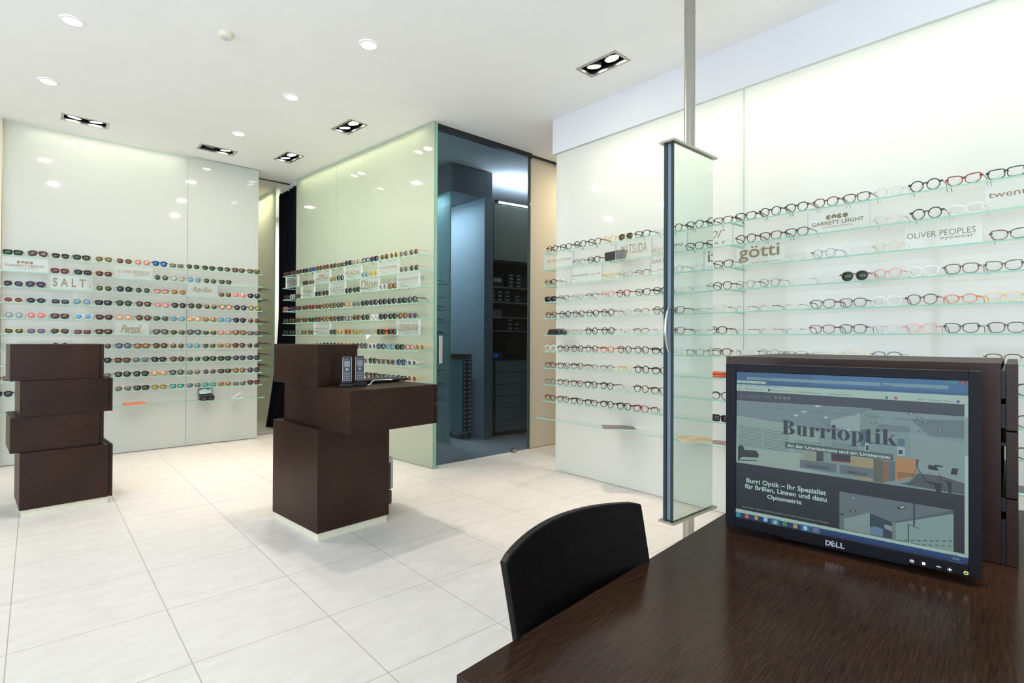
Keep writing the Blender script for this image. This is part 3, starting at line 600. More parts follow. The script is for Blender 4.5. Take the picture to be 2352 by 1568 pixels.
struct('wall_outer_right',MB().box((6.5,-3.2,0),(6.6,9.6,CEIL)),WALLW)
struct('wall_far',MB().box((-4.2,9.0,0),(6.6,9.1,CEIL)),WALLW)
# left display wall: glass panels in front of a white wall
struct('wall_left_back',MB().box((-4.1,6.70,0),(1.90,6.80,CEIL)),WALLW)
struct('wall_left_side',MB().box((-4.1,6.50,0),(-.237,6.70,CEIL)),BEIGE)
def glass_sheet(mb,a,b,th,z0,z1,gap=.0015):
    """vertical slab along a->b with thickness th behind (left normal)"""
    a=Vector(a);b=Vector(b);d=(b-a).normalized();n=Vector((-d.y,d.x))
    a=a+d*gap;b=b-d*gap
    P=[a,b,b+n*th,a+n*th]
    vs=[(p.x,p.y,z0) for p in P]+[(p.x,p.y,z1) for p in P]
    mb.add(vs,[(0,1,5,4),(2,3,7,6)],0); mb.add(vs,[(0,3,2,1),(4,5,6,7),(1,2,6,5),(3,0,4,7)],1)
WL=6.55
for a,b,l in ((-.235,1.211,'large frosted back panel of the left sunglasses wall'),(1.211,1.93,'narrow right frosted back panel of the left sunglasses wall')):
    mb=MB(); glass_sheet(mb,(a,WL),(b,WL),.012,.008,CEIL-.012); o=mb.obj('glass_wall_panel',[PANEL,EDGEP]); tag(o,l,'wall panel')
# glass partition
PA=Vector((2.66,4.01));PB=Vector((2.387,6.62));PD=(PB-PA).normalized();PN=Vector((-PD.y,PD.x))   # PN faces the shop (left)
seam=1.683
for a,b,l in ((0,seam,'near pane of the frosted glass partition at the counter'),(seam,2.624,'far pane of the frosted glass partition beside the black curtain')):
    mb=MB(); p=PA+PD*a;q=PA+PD*b; glass_sheet(mb,q,p,.014,.008,CEIL-.012); o=mb.obj('glass_partition_panel',[PANEL_SHADED,EDGEP]); tag(o,l,'glass partition')
mb=MB(); mb.box((0,0,0),(.012,.028,CEIL-.03)); o=mb.obj('glass_edge_strip',[EDGEP],loc=(PA.x+.017,PA.y-.012,.008),rotz=math.radians(5.6)); tag(o,'narrow vertical green glass strip closing the near end of the partition','glass strip')
# right display wall
RX=3.465
for a,b,l in ((1.604,3.28,'frosted back panel of the right eyeglasses wall, behind the mirror'),(-1.2,1.604,'frosted back panel of the right eyeglasses wall, behind the monitor')):
    mb=MB(); glass_sheet(mb,(RX,b),(RX,a),.012,.008,2.795)
    o=mb.obj('glass_wall_panel',[PANEL_LIT,EDGEP]); tag(o,l,'wall panel')
struct('wall_right',MB().box((RX+.36,-3.1,0),(RX+.42,3.25,CEIL)),WALLW)
struct('wall_right_near',MB().box((RX,-3.1,0),(RX+.36,-1.2,2.79)),WALLW)
struct('ceiling_soffit',MB().box((RX-.018,-3.1,2.80),(RX+.43,3.31,CEIL)),mat('soffit_white_dimmed',(226,228,228),.9,noise=.01,nscale=3),'white box soffit above the right glass wall')  # white soffit greyed slightly in colour to imitate weaker light on it
# led strips behind the glass
LEDM=mat('led_strip_glow',(255,252,240),.5,emit=7)
def led(name,a,b,z,power,col,label,n,tilt=0):
    a=Vector(a);b=Vector(b);d=b-a;L=d.length;ang=math.atan2(d.y,d.x)
    t=thing('led_strip_light',label,'led strip',((a.x+b.x)/2,(a.y+b.y)/2,z),ang)
    MB().box((-L/2,-.012,-.008),(L/2,.012,.008),0,[1,0,0,0,0,0]).obj('strip',[mat('strip_aluminium',(190,190,188),.4,1),LEDM],t)
    area(t,(0,0,-.02),(math.radians(tilt),0,0),L,.02,power,col); return t
YEL=(1,.965,.89)
led('l',(RX+.27,2.8),(RX+.27,-1.0),2.785,LEDR,YEL,'led strip behind top of right glass wall',1)
led('l',(-.05,WL+.07),(1.15,WL+.07),CEIL-.02,LEDL,YEL,'led strip behind top of left glass wall',1)
_s=PA+PD*.15-PN*.06;_e=PA+PD*2.5-PN*.06
led('l',(_s.x,_s.y),(_e.x,_e.y),CEIL-.02,LEDP,YEL,'led strip behind top of the glass partition',1)
# tinted glass door and beige wall
t=thing('sliding_glass_door','tall smoked blue glass sliding door to the back office','sliding door',(2.69,4.062,0))
MB().box((0,0,.012),(1.212,.01,CEIL-.05)).obj('glass',DOORGL,t)
MB().box((.965,-.012,.004),(1.02,.022,.04)).obj('floor_clamp',STEEL,t)
o=MB().box((2.685,4.045,CEIL-.05),(3.905,4.085,CEIL)).obj('door_track',TRACK); tag(o,'dark metal ceiling track above the smoked glass door','door track')
o=MB().box((3.905,4.075,CEIL-.016),(6.4,4.10,CEIL)).obj('door_track',TRACK); tag(o,'thin dark ceiling track above the beige wall panel','door track')
struct('wall_beige',MB().box((3.905,4.10,0),(6.5,4.112,CEIL-.016)),BEIGE,'warm beige wall panel beside the smoked glass door')
struct('baseboard_beige',MB().box((3.91,4.096,0),(6.5,4.1,.006)),mat('brass_gap_strip',(176,150,96),.6))
# alcove at the back: second glass panel, curtain, thresholds
mb=MB(); glass_sheet(mb,(2.33,8.7),(2.33,7.24),.014,.008,CEIL-.012); o=mb.obj('glass_partition_panel',[PANEL_SHADED,EDGE]); tag(o,'frosted glass panel seen behind the end of the left wall','glass partition')
led('l',(2.36+.03,7.4),(2.36+.03,8.6),CEIL-.03,45,YEL,'led strip behind top of the glass panel in the alcove',1)
o=MB().box((1.95,6.885,CEIL-.012),(2.42,6.915,CEIL)).obj('ceiling_track',TRACK); tag(o,'thin dark ceiling track in front of the back alcove','ceiling track')
o=MB().box((1.95,6.77,0),(2.40,6.80,.006)).obj('floor_threshold',mat('threshold_strip',(150,140,118),.5)); tag(o,'thin metal threshold strip on floor of the back alcove','threshold')
# curtain
mb=MB();nU,nV=150,24;vs=[];fs=[]
for j in range(nV+1):
    z=.02+(3.03-.02)*j/nV
    for i in range(nU+1):
        u=i/nU; y=6.655+u*.60; amp=.026+.012*math.sin(u*9); x=2.425+amp*math.sin(u*2*PI*13+.6*math.sin(z*1.3))+.008*math.sin(u*61)
        k=max(0,(1.5-z)/1.5)**1.6; x-=.17*k*u; y-=.05*k*u
        vs.append((x,y,z+ (.012*math.sin(u*2*PI*9) if j==nV else 0)))
for j in range(nV):
    for i in range(nU): fs.append((j*(nU+1)+i,j*(nU+1)+i+1,(j+1)*(nU+1)+i+1,(j+1)*(nU+1)+i))
mb.add(vs,fs); o=mb.obj('curtain',mat('black_velvet',(14,15,19),.95,noise=.2,nscale=60,spec=.1),smooth=True)
s_=o.modifiers.new('thick','SOLIDIFY'); s_.thickness=.003
tag(o,'floor length black curtain hanging behind the glass partition','curtain')
o=MB().box((2.40,6.63,3.045),(2.45,7.24,CEIL)).obj('curtain_rail',mat('white_rail',(225,225,220),.5)); tag(o,'white curtain rail on the ceiling above the black curtain','curtain rail')
# ================================================================ BACK OFFICE
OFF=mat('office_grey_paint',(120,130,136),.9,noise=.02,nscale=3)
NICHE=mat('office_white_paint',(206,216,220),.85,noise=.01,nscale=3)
struct('wall_office_slab',MB().box((3.885,4.81,.0),(4.016,6.9,2.79),0,[0,0,1,1,0,0]),[NICHE,mat('office_white_shaded',(150,160,164),.9)],'white wall slab in the back office')  # front and right faces carry their shade as a darker wall colour
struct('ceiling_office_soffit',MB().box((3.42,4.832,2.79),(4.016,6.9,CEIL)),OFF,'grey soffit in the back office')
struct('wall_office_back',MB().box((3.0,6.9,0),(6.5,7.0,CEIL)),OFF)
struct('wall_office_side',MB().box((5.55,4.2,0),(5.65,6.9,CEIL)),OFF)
mb=MB(); glass_sheet(mb,(3.42,6.8),(3.42,4.835),.014,.008,2.785); o=mb.obj('glass_display_panel',[translucent_mat('teal_display_glass',(.55,.72,.70),(.75,.95,.92),.6),EDGE]); tag(o,'teal lit glass display panel seen through the smoked glass door','glass panel')
t=led('l',(3.50,4.95),(3.50,6.6),2.775,26,(1,.98,.9),'led strip above the lit niche in the back office',1)
# drawer unit and shelving
DU=(4.07,4.87); DR=math.radians(-8)
t=thing('drawer_cabinet','grey six-drawer cabinet in the dark back office','drawer cabinet',(DU[0],DU[1],0),DR)
MB().box((0,.02,.05),(1.3,.55,.905)).obj('body',mat('dark_grey_laminate',(66,74,74),.6,noise=.03),t)
MB().box((-.02,-.005,.905),(1.32,.56,.925)).obj('countertop',mat('near_black_top',(24,24,24),.4),t)
MB().box((.03,.06,0),(1.27,.5,.05)).obj('plinth',BLACK,t)
for k in range(6):
    o=MB().box((.04,0,.055+k*.1415),(1.28,.02,.055+k*.1415+.136)).obj('drawer_front',mat('grey_green_laminate',(142,154,152),.5,noise=.02),t,bevel=.001)
    MB().box((.42,-.006,.055+k*.1415+.112),(.60,0,.055+k*.1415+.117)).obj('handle',BLACK,o)
t=thing('shelf_unit','dark shelving with grey upper doors above the drawer cabinet','shelving',(DU[0],DU[1],.925),DR)
SD=mat('shelving_dark_laminate',(58,58,54),.7,noise=.02); SB=mat('shelf_board_grey',(140,140,130),.6)
MB().box((0,.43,0),(1.3,.45,1.86)).obj('back_panel',SD,t)
MB().box((0,.10,.34),(.015,.43,1.86)).obj('side_panel',SD,t); MB().box((1.285,.10,0),(1.3,.43,1.86)).obj('side_panel',SD,t)
SH=[.34,.505,.69,.875]
for z in SH: MB().box((.015,.12,z-.018),(1.285,.43,z)).obj('shelf_board',SB,t)
MB().box((0,.09,1.16),(1.3,.45,1.19)).obj('top_rail',SD,t)
MB().box((.05,.07,1.19),(1.3,.09,1.86)).obj('door',mat('upper_door_olive_grey',(150,152,136),.6,noise=.02),t)
MB().box((0,.09,1.19),(.05,.43,1.86)).obj('end_panel',SD,t)
t=thing('tube_light','bright led tube on top of the upper doors in the back office','tube light',(DU[0],DU[1],2.80),DR)
MB().box((.10,.05,0),(1.25,.075,.018)).obj('tube',mat('tube_glow',(255,255,245),.5,emit=12),t)
for x in (.06,.09): MB().box((x,.05,0),(x+.015,.075,.03)).obj('end_cap',BLACK,t)
area(t,(.65,.06,.03),(PI,0,0),1.1,.03,30,(1,.97,.88))
def local(x,y,z): return (DU[0]+x*math.cos(DR)-y*math.sin(DR),DU[1]+x*math.sin(DR)+y*math.cos(DR),.925+z)
BOXD=mat('dark_archive_card',(34,32,30),.7); LAB=mat('white_paper_label',(205,205,200),.8)
def abox(x,z,w,h,n,lab,lw=.05,lh=.02):
    t=thing('archive_box',lab,'box',local(x,.15,z+.0005),DR,'dark archive boxes in the back office')
    MB().box((0,0,0),(w,.26,h-.002)).obj('body',BOXD,t,bevel=.001)
    for k in range(n): MB().box((w/2-lw/2,-.0015,h*(k+.5)/n-lh/2),(w/2+lw/2,0,h*(k+.5)/n+lh/2)).obj('paper_label',LAB,t)
abox(.06,.875,.19,.16,1,'wide dark box with one large white label, top shelf, back office',.11,.05)
for i in range(2): abox(.30+i*.115,.875,.108,.17,4,('dark file box with four white labels, top shelf, left of its twin' if i==0 else 'dark file box with four white labels, top shelf, at glass door edge'),.05,.018)
for i in range(3): abox(.03+i*.11,.69,.10,.145,3,'dark file box with three labels, %s on the second shelf down, back office'%('leftmost','second','third')[i],.052,.018)
abox(.40,.69,.10,.10,2,'low dark file box with two labels on the second shelf down',.052,.018)
for i,n in ((0,3),(1,2)): abox(.29+i*.105,.34,.10,.05*n,n,('dark file box with three labels on the lowest shelf board' if i==0 else 'low dark file box with two labels on the lowest shelf board'),.052,.018)
abox(.12,.34,.15,.13,1,'plain wide dark box on the lowest shelf board, back office',.001,.001)
t=thing('storage_box','pale box with a red label on the third shelf, back office','box',local(.09,.14,.505),DR)
MB().box((0,0,0),(.12,.2,.085)).obj('body',mat('grey_card',(140,144,148),.7),t); MB().box((.045,-.0015,.015),(.08,0,.065)).obj('label_sticker',mat('red_sticker',(190,70,70),.7),t)
o=MB().box((0,0,0),(.085,.2,.05)).obj('storage_box',mat('white_card',(170,176,172),.7),loc=local(.003,.14,.505),rotz=DR); tag(o,'plain white box left of the box with red label, back office','box')
t=thing('audio_device','grey set-top device with blue display on office counter','device',local(.02,.12,0),DR)
MB().box((0,0,0),(.20,.18,.07)).obj('body',mat('grey_plastic',(90,96,100),.4),t,bevel=.003); MB().box((.07,-.001,.02),(.13,0,.045)).obj('display',mat('blue_display',(20,90,220),.5,emit=.8),t)
t=thing('office_bag','black rounded bag on the counter in the dark back office','bag',local(.25,.10,0),DR)
pts=[(0,0),(.3,0),(.3,.17),(.28,.2),(.06,.19),(.01,.15)]
MB().prism(pts,0,.16,0,lambda x,y,z:(x,z,y)).obj('body',mat('black_nylon',(16,17,20),.8),t,bevel=.015)
MB().tube([(.1,.08,.19),(.12,.08,.24),(.2,.08,.24),(.22,.08,.19)],.006).obj('handle',mat('black_nylon',(16,17,20),.8),t,smooth=True)
# drawer trolley
t=thing('drawer_trolley','tall narrow trolley with black label drawers on castors in office','trolley',(3.69,4.97,0),math.radians(4))
TW=mat('trolley_pale_blue_metal',(176,196,206),.5)
MB().box((0,0,.075),(.012,.42,.925)).box((.148,0,.075),(.16,.42,.925)).box((0,.41,.075),(.16,.42,.925)).box((0,0,.915),(.16,.42,.925)).box((0,0,.075),(.16,.42,.085)).obj('cabinet',TW,t)
for k in range(17):
    z=.087+k*.0485
    if k==16: pass
    o=MB().box((.013,-.002,z),(.147,.40,z+.046)).obj('drawer',mat('drawer_black',(18,20,22),.45),t)
    MB().box((.022,-.005,z+.012),(.058,-.002,z+.034)).box((.095,-.005,z+.012),(.135,-.002,z+.034)).obj('label_holder',LAB,o)
for x in (.02,.14):
    for y in (.03,.38):
        o=MB().tube([(x-.012,y,.027),(x+.012,y,.027)],.026,16).obj('castor',BLACK,t,smooth=True)
        MB().tube([(x-.0135,y,.027),(x+.0135,y,.027)],.012,12).box((x-.004,y-.004,.04),(x+.004,y+.004,.076)).obj('hub',STEEL,o)
t=thing('wooden_tray_box','flat dark wooden tray box lying on top of the drawer trolley','box',(3.685,4.965,.9255),math.radians(4))
MB().box((0,0,0),(.15,.38,.028)).obj('lower_tray',mat('walnut_wood',(96,72,48),.5,noise=.1,nscale=20),t,bevel=.002)
MB().box((0,0,.031),(.15,.38,.055)).obj('lid',mat('walnut_wood',(96,72,48),.5),t,bevel=.002)
# translucent brochure plate on partition edge
o=MB().box((0,0,0),(.004,.07,.245)).obj('acrylic_plate',tinted('milky_acrylic',(.9,.92,.92),.1,.1,.75,(.75,.78,.78)),loc=(2.665,3.925,.941),rotz=math.radians(-55)); tag(o,'translucent white acrylic plate at the near edge of the partition','acrylic plate')
# ================================================================ SHELVES
def shelf(name,label,group,p0,ax,depthv,L,depth,z,th=.008):
    """p0: front-left bottom corner world xy, ax: unit along, depthv: unit into wall; z = top surface"""
    ang=math.atan2(ax.y,ax.x); s=1 if ax.x*depthv.y-ax.y*depthv.x>0 else -1
    mb=MB(); depth+=.0005; y0,y1=(0,depth) if s>0 else (-depth,0)
    mb.box((0,y0,-th),(L,y1,0),0,[0,0,1,1,0,1] if s>0 else [0,0,0,1,1,1])
    o=mb.obj(name,[GLASS,EDGE],loc=(p0.x,p0.y,z),rotz=ang); tag(o,label,'glass shelf',group); return o
ZL=[1.875-.1381*k for k in range(10)]+[.488]
ZP=[1.893-.1396*k for k in range(11)]
ZR=[1.900-.1408*k for k in range(10)]+[.480]
ORD=['top','second','third','fourth','fifth','sixth','seventh','eighth','ninth','tenth','lowest']
LF=6.375
for k,z in enumerate(ZL):
    shelf('glass_shelf',('wide lowest glass shelf of the left sunglasses wall' if k==10 else '%s glass shelf from the top of the left sunglasses wall'%ORD[k].replace('top','first')),'glass shelves on left wall',Vector((-.232,LF)),Vector((1,0)),Vector((0,1)),1.93+(.03 if k==10 else 0)+.232,WL-LF,z)
for k,z in enumerate(ZP[:9]):
    p=PA+PN*.175-PD*0.0; shelf('glass_shelf','%s glass shelf from the top on the glass partition'%ORD[k].replace('top','first'),'glass shelves on the partition',Vector((p.x,p.y)),PD,-PN,2.60,.175,z)
RF=3.29
for k,z in enumerate(ZR):
    n=ORD[k].replace('top','first')
    shelf('glass_shelf',('wide lowest glass shelf on right wall behind the mirror' if k==10 else '%s glass shelf from top on right wall, pane behind the mirror'%n),'glass shelves on right wall far section',Vector((RF-(.0),1.608)),Vector((0,1)),Vector((1,0)),(1.66 if k<10 else 1.735),RX-RF,z)
    shelf('glass_shelf',('wide lowest glass shelf on right wall behind the monitor' if k==10 else '%s glass shelf from top on right wall, pane behind the monitor'%n),'glass shelves on right wall near section',Vector((RF,-.4)),Vector((0,1)),Vector((1,0)),1.996,RX-RF,z)
for k in range(9):
    z=1.756-.1408*k
    shelf('glass_shelf','%s glass shelf of the alcove panel behind the left wall end'%ORD[k].replace('top','first'),'glass shelves in the alcove',Vector((2.155,7.245)),Vector((0,1)),Vector((1,0)),1.4,.175,z)
for k in range(10):
    shelf('glass_shelf','%s glass shelf of the display panel inside the back office'%ORD[k].replace('top','first'),'glass shelves in back office',Vector((3.245,4.86)),Vector((0,1)),Vector((1,0)),1.6,.175,1.756-.1408*k)
# ================================================================ GLASSES
FC={'k':('black',(22,22,24)),'t':('tortoiseshell',(86,52,26)),'g':('gold',(196,160,96)),'s':('silver',(150,152,154)),'r':('red',(128,34,30)),'o':('amber orange',(196,108,36)),'p':('pink',(214,150,138)),'c':('crystal clear',(222,222,216)),'w':('white',(226,226,222)),'b':('dark blue',(28,44,66)),'y':('pale yellow',(216,190,120)),'h':('olive horn',(84,76,54)),'n':('brown',(98,58,34)),'f':('pale silver',(196,192,182)),'q':('dark steel',(70,68,66))}
LC={'G':('green',(42,66,44)),'K':('dark grey',(40,42,48)),'B':('brown',(84,58,34)),'P':('pink',(208,138,138)),'L':('blue mirrored',(36,96,168)),'V':('violet grey',(66,56,78)),'Y':('yellow olive',(150,142,60)),'O':('olive',(104,98,66)),'S':('silver mirrored',(168,172,168)),'M':('light blue mirrored',(96,156,188)),'D':('brown gradient',(140,104,56)),'E':('smoke gradient',(92,98,98)),'R':('maroon',(92,44,44)),'T':('teal mirrored',(60,156,140)),'A':('tan',(206,164,128)),'U':('slate blue',(74,100,122)),'N':('taupe',(88,76,72)),'W':('clear',None)}
FM={};METAL='gsfq'
for k,(n,c) in FC.items():
    FM[k]=mat('frame_'+n.replace(' ','_'),c,.25 if k not in METAL else .3,1 if k in'gs' else (.6 if k in 'fq' else 0),noise=(.75 if k=='t' else 0),nscale=90,coat=.4)
LM={}
for k,(n,c) in LC.items():
    if c is None: LM[k]=CLEAR; continue
    mir=k in 'LSMTP'
    LM[k]=mat('lens_'+n.replace(' ','_'),c,.12 if not mir else .08,.25 if mir else 0,coat=1)
def outline(shape,n=26):
    pts=[]
    P={'ro':(.0240,.0240,2,0,0),'pa':(.0252,.0228,2.2,.10,0),'wa':(.0272,.0210,2.9,.08,0),'re':(.0275,.0190,4.2,.03,0),'cl':(.0268,.0208,2.5,.10,0),'ca':(.0274,.0200,2.3,.08,.010),'av':(.0275,.0235,2.3,.10,0),'ov':(.0255,.0185,2,0,0),'rl':(.0255,.0175,2.6,0,0)}[shape]
    a,b,e,tp,cat=P
    for i in range(n):
        t=2*PI*i/n; c,s=math.cos(t),math.sin(t)
        x=a*math.copysign(abs(c)**(2/e),c); z=b*math.copysign(abs(s)**(2/e),s)
        x*=1+tp*z/b
        if cat: z+=cat*max(0,x/a)**2*max(0,(z/b+.4))*.8
        if shape=='av':
            z2=z/b
            if z2<0: x=x*(1-.10*z2*z2)+.003*z2*-1; 
            if x<0: z*= .88 if z<0 else 1
        pts.append((x,z))
    return pts,b
def glasses_meshes(shape,style):
    out,b=outline(shape)
    th={'thick':.0040,'thin':.0017}[style]; dep={'thick':.004,'thin':.002}[style]
    cx=.0335 if shape!='av' else .0345
    zc=b+th
    fr=MB(); n=len(out)
    for s in (-1,1):
        if shape=='rl': continue
        vs=[];mi=[]
        for k,(x,z) in enumerate(out):
            r=math.hypot(x,z); u=(x/r,z/r); w=th*(1.25 if z>0 else .85) if style=='thick' else th
            if shape=='cl': w=.0042 if z>.1*b else .0012
            for dd,yy in ((0,0),(w,0),(w,dep),(0,dep)): vs.append((s*(cx+x+u[0]*dd),yy,zc+z+u[1]*dd))
        for k in range(n):
            q=(k+1)%n; m=0 if (shape!='cl' or out[k][1]>0) else 1
            for j in range(4):
                a,b_=k*4+j,k*4+(j+1)%4; c,d=q*4+(j+1)%4,q*4+j
                fr.add([vs[a],vs[b_],vs[c],vs[d]],[(0,1,2,3) if s<0 else (3,2,1,0)],m)
    # bridge
    r=th*.75; bz=zc+b*.42
    xi=cx-max(x for x,z in out)*.93
    pts=[(-xi-.001,dep/2,bz-.002),(-xi*.5,0,bz+.0025),(0,-.0005,bz+.0035),(xi*.5,0,bz+.0025),(xi+.001,dep/2,bz-.002)]
    if style=='thick' and shape!='cl':
        fr.add([(x,y_,z+d) for (x,_,z) in pts for d,y_ in ((-.0032,0),(.0026,0),(.0026,dep),(-.0032,dep))],[tuple(i*4+q for q in (j,(j+1)%4))+tuple((i+1)*4+q for q in ((j+1)%4,j)) for i in range(4) for j in range(4)],0)
    else: fr.tube(pts,max(.0011,r),6,1 if shape=='cl' else 0)
    if shape=='av': fr.tube([(-cx+.008,0,zc+b-.001),(-.012,-.001,zc+b+.0005),(.012,-.001,zc+b+.0005),(cx-.008,0,zc+b-.001)],.0011,6,0)
    # hinges
    for s in (-1,1):
        ex=cx+max(x for x,z in out); hz=zc+b*.45
        fr.box((min(s*(ex-.003),s*.0705),0,hz-th*.9),(max(s*(ex-.003),s*.0705),dep+.003,hz+th*.9+.001),0)
    ln=MB()
    f=[(x,0,z) for x,z in out]
    vs=[(x,.001+.0016*(1-(x/.027)**2)*-1+.0016,z) for x,_,z in f]; vs2=[(x,y+.0015,z) for x,y,z in vs]
    ln.add(vs+vs2,[tuple(range(n)),tuple(range(2*n-1,n-1,-1))]+[(i,i+n,(i+1)%n+n,(i+1)%n) for i in range(n)],0)
    tm=MB(); hz=zc+b*.45; w=.0013 if style=='thin' else .0019; hh=.0011 if style=='thin' else .0032
    path=[(0,.004,hz),(.0005,.05,hz+.001),(.001,.095,hz),(.0005,.112,hz-.006),(-.002,.134,max(.003,hz-.030))]
    vs=[]
    for i,(x,y,z) in enumerate(path):
        k=1 if i<3 else .8
        vs+=[(x-w*.6,y,z-hh*k),(x+w*.6,y,z-hh*k),(x+w*.6,y,z+hh*k),(x-w*.6,y,z+hh*k)]
    fs=[(3,2,1,0),(16,17,18,19)]
    for i in range(4):
        for j in range(4): fs.append((i*4+j,i*4+(j+1)%4,(i+1)*4+(j+1)%4,(i+1)*4+j))
    tm.add(vs,fs,0)
    nm=shape+'_'+style
    G=MATS['frame_gold']
    return dict(front=fr.mesh('glasses_front_'+nm,[MATS['frame_black'],G]),lens=ln.mesh('glasses_lens_'+nm,[CLEAR],True),temple=tm.mesh('glasses_temple_'+nm,[MATS['frame_black']]),cx=cx,zc=zc)
GM={}
SHN={'ro':'round','pa':'oval-round','wa':'square-topped','re':'rectangular','cl':'browline','ca':'cat-eye','av':'aviator','ov':'oval','rl':'rimless'}
NUM=['first','second','third','fourth','fifth','sixth','seventh','eighth','ninth','tenth','eleventh','twelfth','thirteenth','fourteenth','fifteenth','sixteenth','seventeenth','eighteenth','nineteenth','twentieth']
def part(name,me,parent,mats,loc,scale=None):
    o=bpy.data.objects.new(name,me); COL.objects.link(o); o.parent=parent; o.location=loc
    if scale: o.scale=scale
    for i,m in enumerate(mats):
        o.material_slots[i].link='OBJECT'; o.material_slots[i].material=m
    return o
def glasses(shape,fc,lc,loc,rot,label,group,sc=1):
    style='thin' if (fc in METAL or shape in('rl',)) and shape not in('wa','ca','cl') else 'thick'
    if shape=='cl': style='thin'
    key=(shape,style)
    if key not in GM: GM[key]=glasses_meshes(shape,style)
    g=GM[key]; sun=lc!='W'
    t=thing('sunglasses' if sun else 'eyeglasses',label,'sunglasses' if sun else 'eyeglasses',loc,rot,group)
    t.scale=(sc,sc,sc)
    part('frame_front',g['front'],t,[FM[fc],FM['g' if fc!='s' else 's']],(0,0,0))
    for s in (-1,1):
        part('lens',g['lens'],t,[LM[lc]],(s*g['cx'],0,g['zc']),(s,1,1))
        part('temple',g['temple'],t,[FM[fc]],(s*.0695,0,0),(s,1,1))
    return t
rnd=random.Random(7)
WN={'L':'left glass wall','P':'glass partition','R':'right glass wall'}
def relax(v,d):
    v=list(v)
    for _ in range(60):
        for i in range(len(v)-1):
            g=v[i+1]-v[i]
            if g<d: v[i]-=(d-g)/2; v[i+1]+=(d-g)/2
    return v
for w,rows in ROWS.items():
    for r,txt in rows:
        it=[q.split(' ') for q in txt.split(';')]
        sgn=1 if w=='L' else -1
        pos=[sgn*x for x in relax([sgn*float(q[0]) for q in it],.1475)]
        for i,(q,a) in enumerate(zip(it,pos)):
            sh,fc,lc=q[1],q[2],q[3]; sun=lc!='W'
            lab='%s %s %s'%(FC[fc][0],SHN[sh],('sunglasses with %s lenses'%LC[lc][0]) if sun else 'eyeglasses')
            n='last' if i==len(it)-1 and i>2 else NUM[i]
            lab+=', %s from left, %s shelf down, %s'%(n if n!='last' else NUM[i],ORD[r].replace('top','first'),WN[w])
            lab=lab.replace(' shelf down','' if len(lab.split())>16 else ' shelf down')
            if len(lab.split())>16: lab=lab.replace(' from left','')
            j=rnd.uniform(-.03,.03)
            if w=='L': loc=(a,LF+.014,ZL[r]+.0005); rot=j
            elif w=='R': loc=(RF+.014,a,ZR[r]+.0005); rot=-PI/2+j
            else:
                p=PA+PN*(.175-.014)+PD*a; loc=(p.x,p.y,ZP[r]+.0005); rot=math.atan2(PD.y,PD.x)+PI+j
            glasses(sh,fc,lc,loc,rot,lab,'%s on shelf %s of the %s'%('sunglasses' if sun else 'eyeglasses',ORD[r],WN[w]),1.0 if sun else .98)
# side-on pairs in the alcove and the back office
ALC=['k wa','k pa','s re','t wa','k wa','n pa','t pa','k ro','k wa']
for k,q in enumerate(ALC):
    fc,sh=q.split()
    for j in range(2):
        glasses(sh,fc,'K' if k in(1,2) else 'W',(2.169,7.33+.15*j,1.756-.1408*k+.0005),-PI/2,'%s %s, %s pair on %s alcove shelf behind the left wall end'%(FC[fc][0],'sunglasses' if k in(1,2) else 'eyeglasses',('nearer','farther')[j],ORD[k].replace('top','first')),'eyewear in the alcove')
for k,q in enumerate(['k wa','','k pa','k wa','k wa','','q ro','k ro','r pa','k wa']):
    if not q: continue
    fc,sh=q.split()
    for j in range(2):
        glasses(sh,fc,'W',(3.262,4.95+.15*j,1.756-.1408*k+.0005),-PI/2,'%s eyeglasses, %s pair on %s shelf inside the back office'%(FC[fc][0],('nearer','farther')[j],ORD[k].replace('top','first')),'eyewear in back office')
# ================================================================ BRAND SIGNS
TXT={'garrett':[('GARRETT LEIGHT',.08,.30,.84,.16,.02,0),('CALIFORNIA OPTICAL',.25,.17,.5,.07,0,0)],
 'oliver':[('OLIVER PEOPLES',.04,.38,.88,.22,0,0),('eyewear',.48,.20,.42,.13,0,0)],
 'salt':[('S A L T .',.05,.16,.9,.62,.015,0)],'rayban':[('Ray-Ban',.18,.2,.62,.55,.01,.5)],'persol':[('Persol',.16,.14,.62,.62,.02,.5)],
 'moscot':[('MOSCOT',.12,.42,.76,.26,.01,0),('EST 1915',.4,.24,.3,.1,0,0)],'prada':[('PRADA',.06,.28,.88,.36,0,0)],'tomford':[('TOM FORD EYEWEAR',.06,.40,.90,.17,0,0)],
 'mui':[('Mui-Jean',.12,.25,.75,.5,0,.6)],'gucci':[('G U C C I',.08,.30,.86,.30,0,0)],'dior':[('Dior',.08,.2,.84,.66,0,0)],'retro':[('RetroSpecs & Co',.04,.46,.92,.20,0,.35),('SELECTED VINTAGE',.2,.32,.5,.05,0,0)],
 'twenty':[('twenty two°',.05,.36,.9,.30,.005,0)],'cutler':[('CUTLER AND GROSS',.04,.28,.92,.42,.02,0)],
 'matsuda':[('MATSUDA',.17,.27,.72,.52,-.005,0)],'nor':[('nor',.08,.42,.7,.38,-.01,.5),('e a r',.2,.12,.62,.12,0,0)],
 'masunaga':[('MASUNAGA',.05,.36,.55,.16,0,0),('since 1905',.66,.36,.3,.13,0,.3)],'barton':[('BARTON',.1,.62,.8,.2,0,0),('PERREIRA',.3,.2,.6,.08,0,0)],
 'gotti':[('götti',.10,.16,.80,.74,.012,0),('SWITZERLAND',.36,.06,.56,.07,0,0)]}
